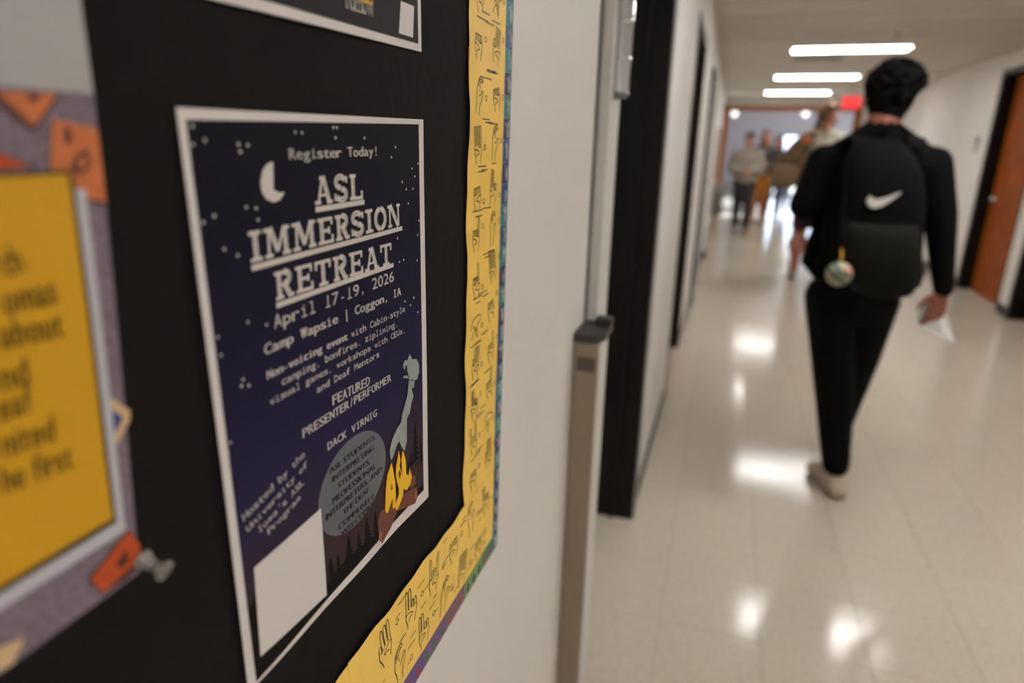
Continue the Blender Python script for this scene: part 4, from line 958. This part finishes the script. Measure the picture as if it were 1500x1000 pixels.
# ball key ring
kb = at(1229, 401, 2.44)
key = empty('ball_keyring', kb, 'white and teal ball key ring hanging from the backpack pocket', 'key ring')
def ball_mat():
    m = bpy.data.materials.new('ball_print'); m.use_nodes = True; nt = m.node_tree; b = nt.nodes['Principled BSDF']; L = nt.links
    tc = nt.nodes.new('ShaderNodeTexCoord'); n = nt.nodes.new('ShaderNodeTexNoise'); n.inputs['Scale'].default_value = 60; L.new(tc.outputs['Object'], n.inputs[0])
    cr = nt.nodes.new('ShaderNodeValToRGB'); e = cr.color_ramp.elements; e[0].position = .38; e[0].color = srgb(128, 122, 96); e[1].position = .6; e[1].color = srgb(190, 180, 150)
    L.new(n.outputs[0], cr.inputs[0]); L.new(cr.outputs[0], b.inputs['Base Color']); b.inputs['Roughness'].default_value = .5; return m
def sphere(name, r, m, parent, c=(0, 0, 0), sub=3):
    bm = bmesh.new(); bmesh.ops.create_icosphere(bm, subdivisions=sub, radius=r)
    for v in bm.verts: v.co += Vector(c)
    me = bpy.data.meshes.new(name); bm.to_mesh(me); bm.free(); return link(name, me, m, parent, smooth=True)
bs = sphere('ball', .042, ball_mat(), key)
axb = Vector((.55, -.25, .8)).normalized()
lathe('teal_band', axb*-.002, axb, [(-.0055, .0430), (.0055, .0434), (.0056, .0405), (-.0056, .0405)], mat('band_teal', srgb(20, 60, 56), .5), key, 32)
lathe('teal_patch', axb*.016+Vector((0, 0, 0)), axb, [(0, .0395), (.010, .0345), (.0101, .030)], mat('patch_teal', srgb(84, 122, 112), .5), key, 32)
sphere('pink_patch', .018, mat('patch_pink', srgb(200, 140, 116), .5), key, Vector((.018, -.022, .014)))
tube('yellow_loop', [(-.004, 0, .040), (0, .004, .055), (.003, .03, .072), (.003, .06, .078)], .0035, mat('loop_yellow', srgb(180, 136, 30), .5), key)
# folded paper held in the right hand
pf = empty('paper_sheet', at(1384, 450, 2.84), 'folded white paper held low in the right hand of the walker in black', 'paper')
def PF(px, py, Y): return at(px, py, Y)-pf.location
fp = [PF(1366, 424, 2.88), PF(1341, 460, 2.90), PF(1343, 474, 2.92), PF(1372, 490, 2.96), PF(1399, 503, 2.99), PF(1390, 470, 2.95), PF(1378, 448, 2.92)]
c = sum(fp, Vector())/len(fp); vs = fp+[c+Vector((0, .015, 0))]; N = len(vs); vs = vs+[v+Vector((.001, .0015, 0)) for v in vs]; fs = []
k = len(fp)
for i in range(k): fs += [(i, (i+1) % k, k), (N+(i+1) % k, N+i, N+k), (i, N+i, N+(i+1) % k, (i+1) % k)]
link('sheet', mesh('sheet', vs, fs), mat('held_paper', srgb(244, 242, 240), .6), pf)
fp2 = [PF(1372, 450, 2.90), PF(1389, 472, 2.935), PF(1399, 503, 2.975), PF(1376, 478, 2.915)]
vs = fp2+[v+Vector((0, .0015, .001)) for v in fp2]
link('folded_flap', mesh('folded_flap', vs, [(0, 1, 2, 3), (7, 6, 5, 4), (0, 4, 5, 1), (1, 5, 6, 2), (2, 6, 7, 3), (3, 7, 4, 0)]), mat('held_paper', 0), pf)

# generic walking pose -------------------------------------------------
def pose(stride=.25, fl_=1, arms='walk', look=(0, 1, 0), lift=0):
    J = dict(head=(0, .03, 1.64), look=look, neck=(0, 0, 1.50), shL=(-.175, 0, 1.41), shR=(.175, 0, 1.41), hipL=(-.085, 0, .92), hipR=(.085, 0, .92),
             kneeL=(-.09, stride*.45*fl_+.06, .50), kneeR=(.09, -stride*.30*fl_+.05, .50), ankL=(-.09, stride*fl_, .10), ankR=(.09, -stride*fl_-.05, .12+lift),
             elbL=(-.235, -.06-.04*fl_, 1.13), wriL=(-.21, .05-.12*fl_, .90), elbR=(.235, -.05+.05*fl_, 1.13), wriR=(.21, .08+.12*fl_, .90))
    if arms == 'front': J.update(elbL=(-.24, .0, 1.13), wriL=(-.08, .20, 1.12), elbR=(.24, .0, 1.13), wriR=(.08, .20, 1.10))
    for q in 'LR': a = Vector(J['ank'+q]); J['toe'+q] = (a.x, a.y+.165, max(.026, a.z-.075)); J['heel'+q] = (a.x, a.y-.045, a.z-.070)
    return J
def cap_hair(long=False, lift=.0):
    def f(root, hc, ny, nx, m):
        P = [('e', hc+Vector((0, 0, .045+lift))-ny*.016, (.086, .100, .085)), ('e', hc+Vector((0, 0, -.01))-ny*.035, (.078, .070, .07))]
        R = random.Random(9)
        for i in range(26):
            t = R.uniform(0, 6.28); c = hc+Vector((math.cos(t)*.06, math.sin(t)*.07, .10+R.uniform(-.02, .02)+lift)); P.append(('e', c, (.022, .022, .018)))
        if long:
            P += [('c', hc+nx*.07-ny*.03, hc+nx*.085+ny*.02+Vector((0, 0, -.28)), .03, .022), ('c', hc-nx*.07-ny*.03, hc-nx*.085+ny*.02+Vector((0, 0, -.28)), .03, .022), ('c', hc-ny*.06, hc-ny*.08+Vector((0, 0, -.25)), .06, .045)]
        blob('hair', P, .009, m, root, smooth=2)
    return f
# second walker, tall, half hidden, head turned to the right
M_cream_tee = mat('cream_tee', srgb(178, 170, 150), .8); M_red = mat('dark_red_shorts', srgb(72, 30, 32), .8); M_brownhair = mat('brown_hair', srgb(104, 74, 52), .7, noise=.3, nscale=30)
J2 = pose(.20, 1, look=(.9, .35, -.1), lift=.14)
J2['wriR'] = (.20, .12, .86); J2['wriL'] = (-.03, .10, .85); J2['elbL'] = (-.20, -.02, 1.12)
p2 = at(1186, 402, 8.0)
w2 = person('person', (p2.x-.06, 8.0, 0), 0, 'tall brown-haired person in cream tee and shorts behind the walker in black', J2, M_cream_tee, M_red, M_skinB, M_brownhair, mat('grey_sneaker', srgb(150, 142, 132), .7), vox=.011, s=1.10, calf=1.5, shorts=True, hairf=cap_hair(lift=.01), top_name='tee_shirt', sock=mat('white_sock', srgb(214, 206, 198), .8), sleeves=False)
M_camo = mat('khaki_camo', srgb(112, 90, 64), .85, noise=.45, nscale=14)
k2 = at(1152, 236, 7.85)
bp2 = empty('backpack', (k2.x, 7.75, k2.z-.27), 'khaki camouflage backpack on the tall person in cream tee', 'backpack')
loft('main_compartment', [(-.01, 0, .10, -.10, .10), (0, .03, .14, -.14, .10), (.0, .15, .16, -.16, .10), (.04, .30, .14, -.12, .10), (.12, .45, .11, -.08, .10), (.19, .56, .08, -.04, .10), (.22, .60, .04, 0, .08)], M_camo, bp2)
loft('front_pocket', [(-.02, .03, .10, -.20, -.1), (-.02, .05, .13, -.23, -.1), (-.02, .20, .13, -.22, -.1), (-.01, .23, .10, -.19, -.1)], mat('khaki', srgb(128, 106, 78), .8), bp2)
tube('shoulder_strap', [(.22, .04, .58), (.27, .10, .68), (.30, .22, .72), (.30, .34, .60), (.28, .36, .40)], (.03, .008), mat('black_webbing', 0), bp2)
sphere('orange_tag', .04, mat('tag_orange', srgb(204, 92, 44), .6), bp2, at(1181, 206, 7.66)-bp2.location, 2)
sphere('green_tag', .035, mat('tag_green', srgb(30, 84, 62), .6), bp2, at(1182, 219, 7.66)-bp2.location, 2)
# oncoming group: rotation pi
M_hood = mat('grey_hoodie', srgb(150, 142, 132), .85); M_jeans = mat('charcoal_jeans', srgb(46, 44, 46), .8)
hp = at(1087, 300, 12.3)
person('person', (hp.x, 12.3, 0), math.pi, 'oncoming person in loose grey hoodie and charcoal trousers, nearest of the group', pose(.18, 1, 'front'), M_hood, M_jeans, M_skinB, mat('dark_brown_hair', srgb(48, 34, 30), .7), mat('tan_shoe', srgb(128, 92, 76), .7), vox=.012, s=.97, hairf=cap_hair(), top_name='hoodie', loose=.04, bulk=1.1)
hp = at(1111, 290, 14.2)
person('person', (hp.x, 14.2, 0), math.pi, 'oncoming person with long auburn hair, second from the left', pose(.16, -1, 'front'), mat('dark_olive_top', srgb(58, 50, 44), .85), mat('ochre_trousers', srgb(176, 108, 34), .8), M_skinB, mat('auburn_hair', srgb(92, 46, 38), .7), mat('pink_shoe', srgb(140, 92, 92), .7), vox=.014, s=1.02, hairf=cap_hair(True), top_name='sweater')
hp = at(1129, 290, 14.9)
person('person', (hp.x+.03, 14.9, 0), math.pi, 'oncoming person in black jacket between auburn hair and the bright window', pose(.16, 1), mat('black_jacket', srgb(26, 26, 28), .8), mat('slate_trousers', srgb(52, 54, 66), .8), M_skinB, mat('dark_brown_hair', 0), mat('dark_shoe', srgb(50, 46, 48), .7), vox=.014, s=.97, hairf=cap_hair(True), top_name='jacket')
hp = at(1150, 290, 16.6)
person('person', (hp.x-.05, 16.6, 0), math.pi, 'distant person in cream coat below the bright lobby window', pose(.14, -1), mat('cream_coat', srgb(200, 188, 168), .8), mat('grey_trousers', srgb(86, 84, 96), .8), M_skinB, mat('dark_brown_hair', 0), mat('dark_shoe', 0), vox=.014, s=.80, hairf=cap_hair(True), top_name='coat', loose=.04)
# navy lobby armchair
ac = empty('armchair', (at(1098, 315, 16.2).x, 17.2, 0), 'low navy lounge armchair in the lobby behind the oncoming group', 'chair')
M_navy = mat('navy_fabric', srgb(30, 36, 66), .8)
boxes('seat', [(-.30, -.30, .16, .30, .25, .42)], M_navy, ac, bevel=.03)
boxes('backrest', [(-.36, .25, .16, .36, .38, .80)], M_navy, ac, bevel=.03)
for q in (-1, 1): boxes('armrest', [(min(q*.30, q*.38), -.28, .16, max(q*.30, q*.38), .26, .58)], M_navy, ac, bevel=.02)
for q in (-1, 1):
    for r_ in (-.25, .3): cyl('leg', (q*.3, r_, 0), (q*.3, r_, .17), .015, .02, M_steel, ac, 10)
# lobby ceiling lamps
for i, (px, nm) in enumerate(((1076, 'left'), (1180, 'right'))):
    q = at(px, 166, 21.5); t = empty('lobby_lamp', (q.x, 21.5, LZ), 'round white lobby lamp seen at the %s under the end frame' % nm, 'ceiling light')
    cyl('stem', (0, 0, -(LZ-q.z)+.12), (0, 0, 0), .012, .012, M_steel, t, 8)
    sphere('globe', .10, mat('globe_glow', (1, .97, .95, 1), .5, emit=1.5), t, (0, 0, -(LZ-q.z)), 2)
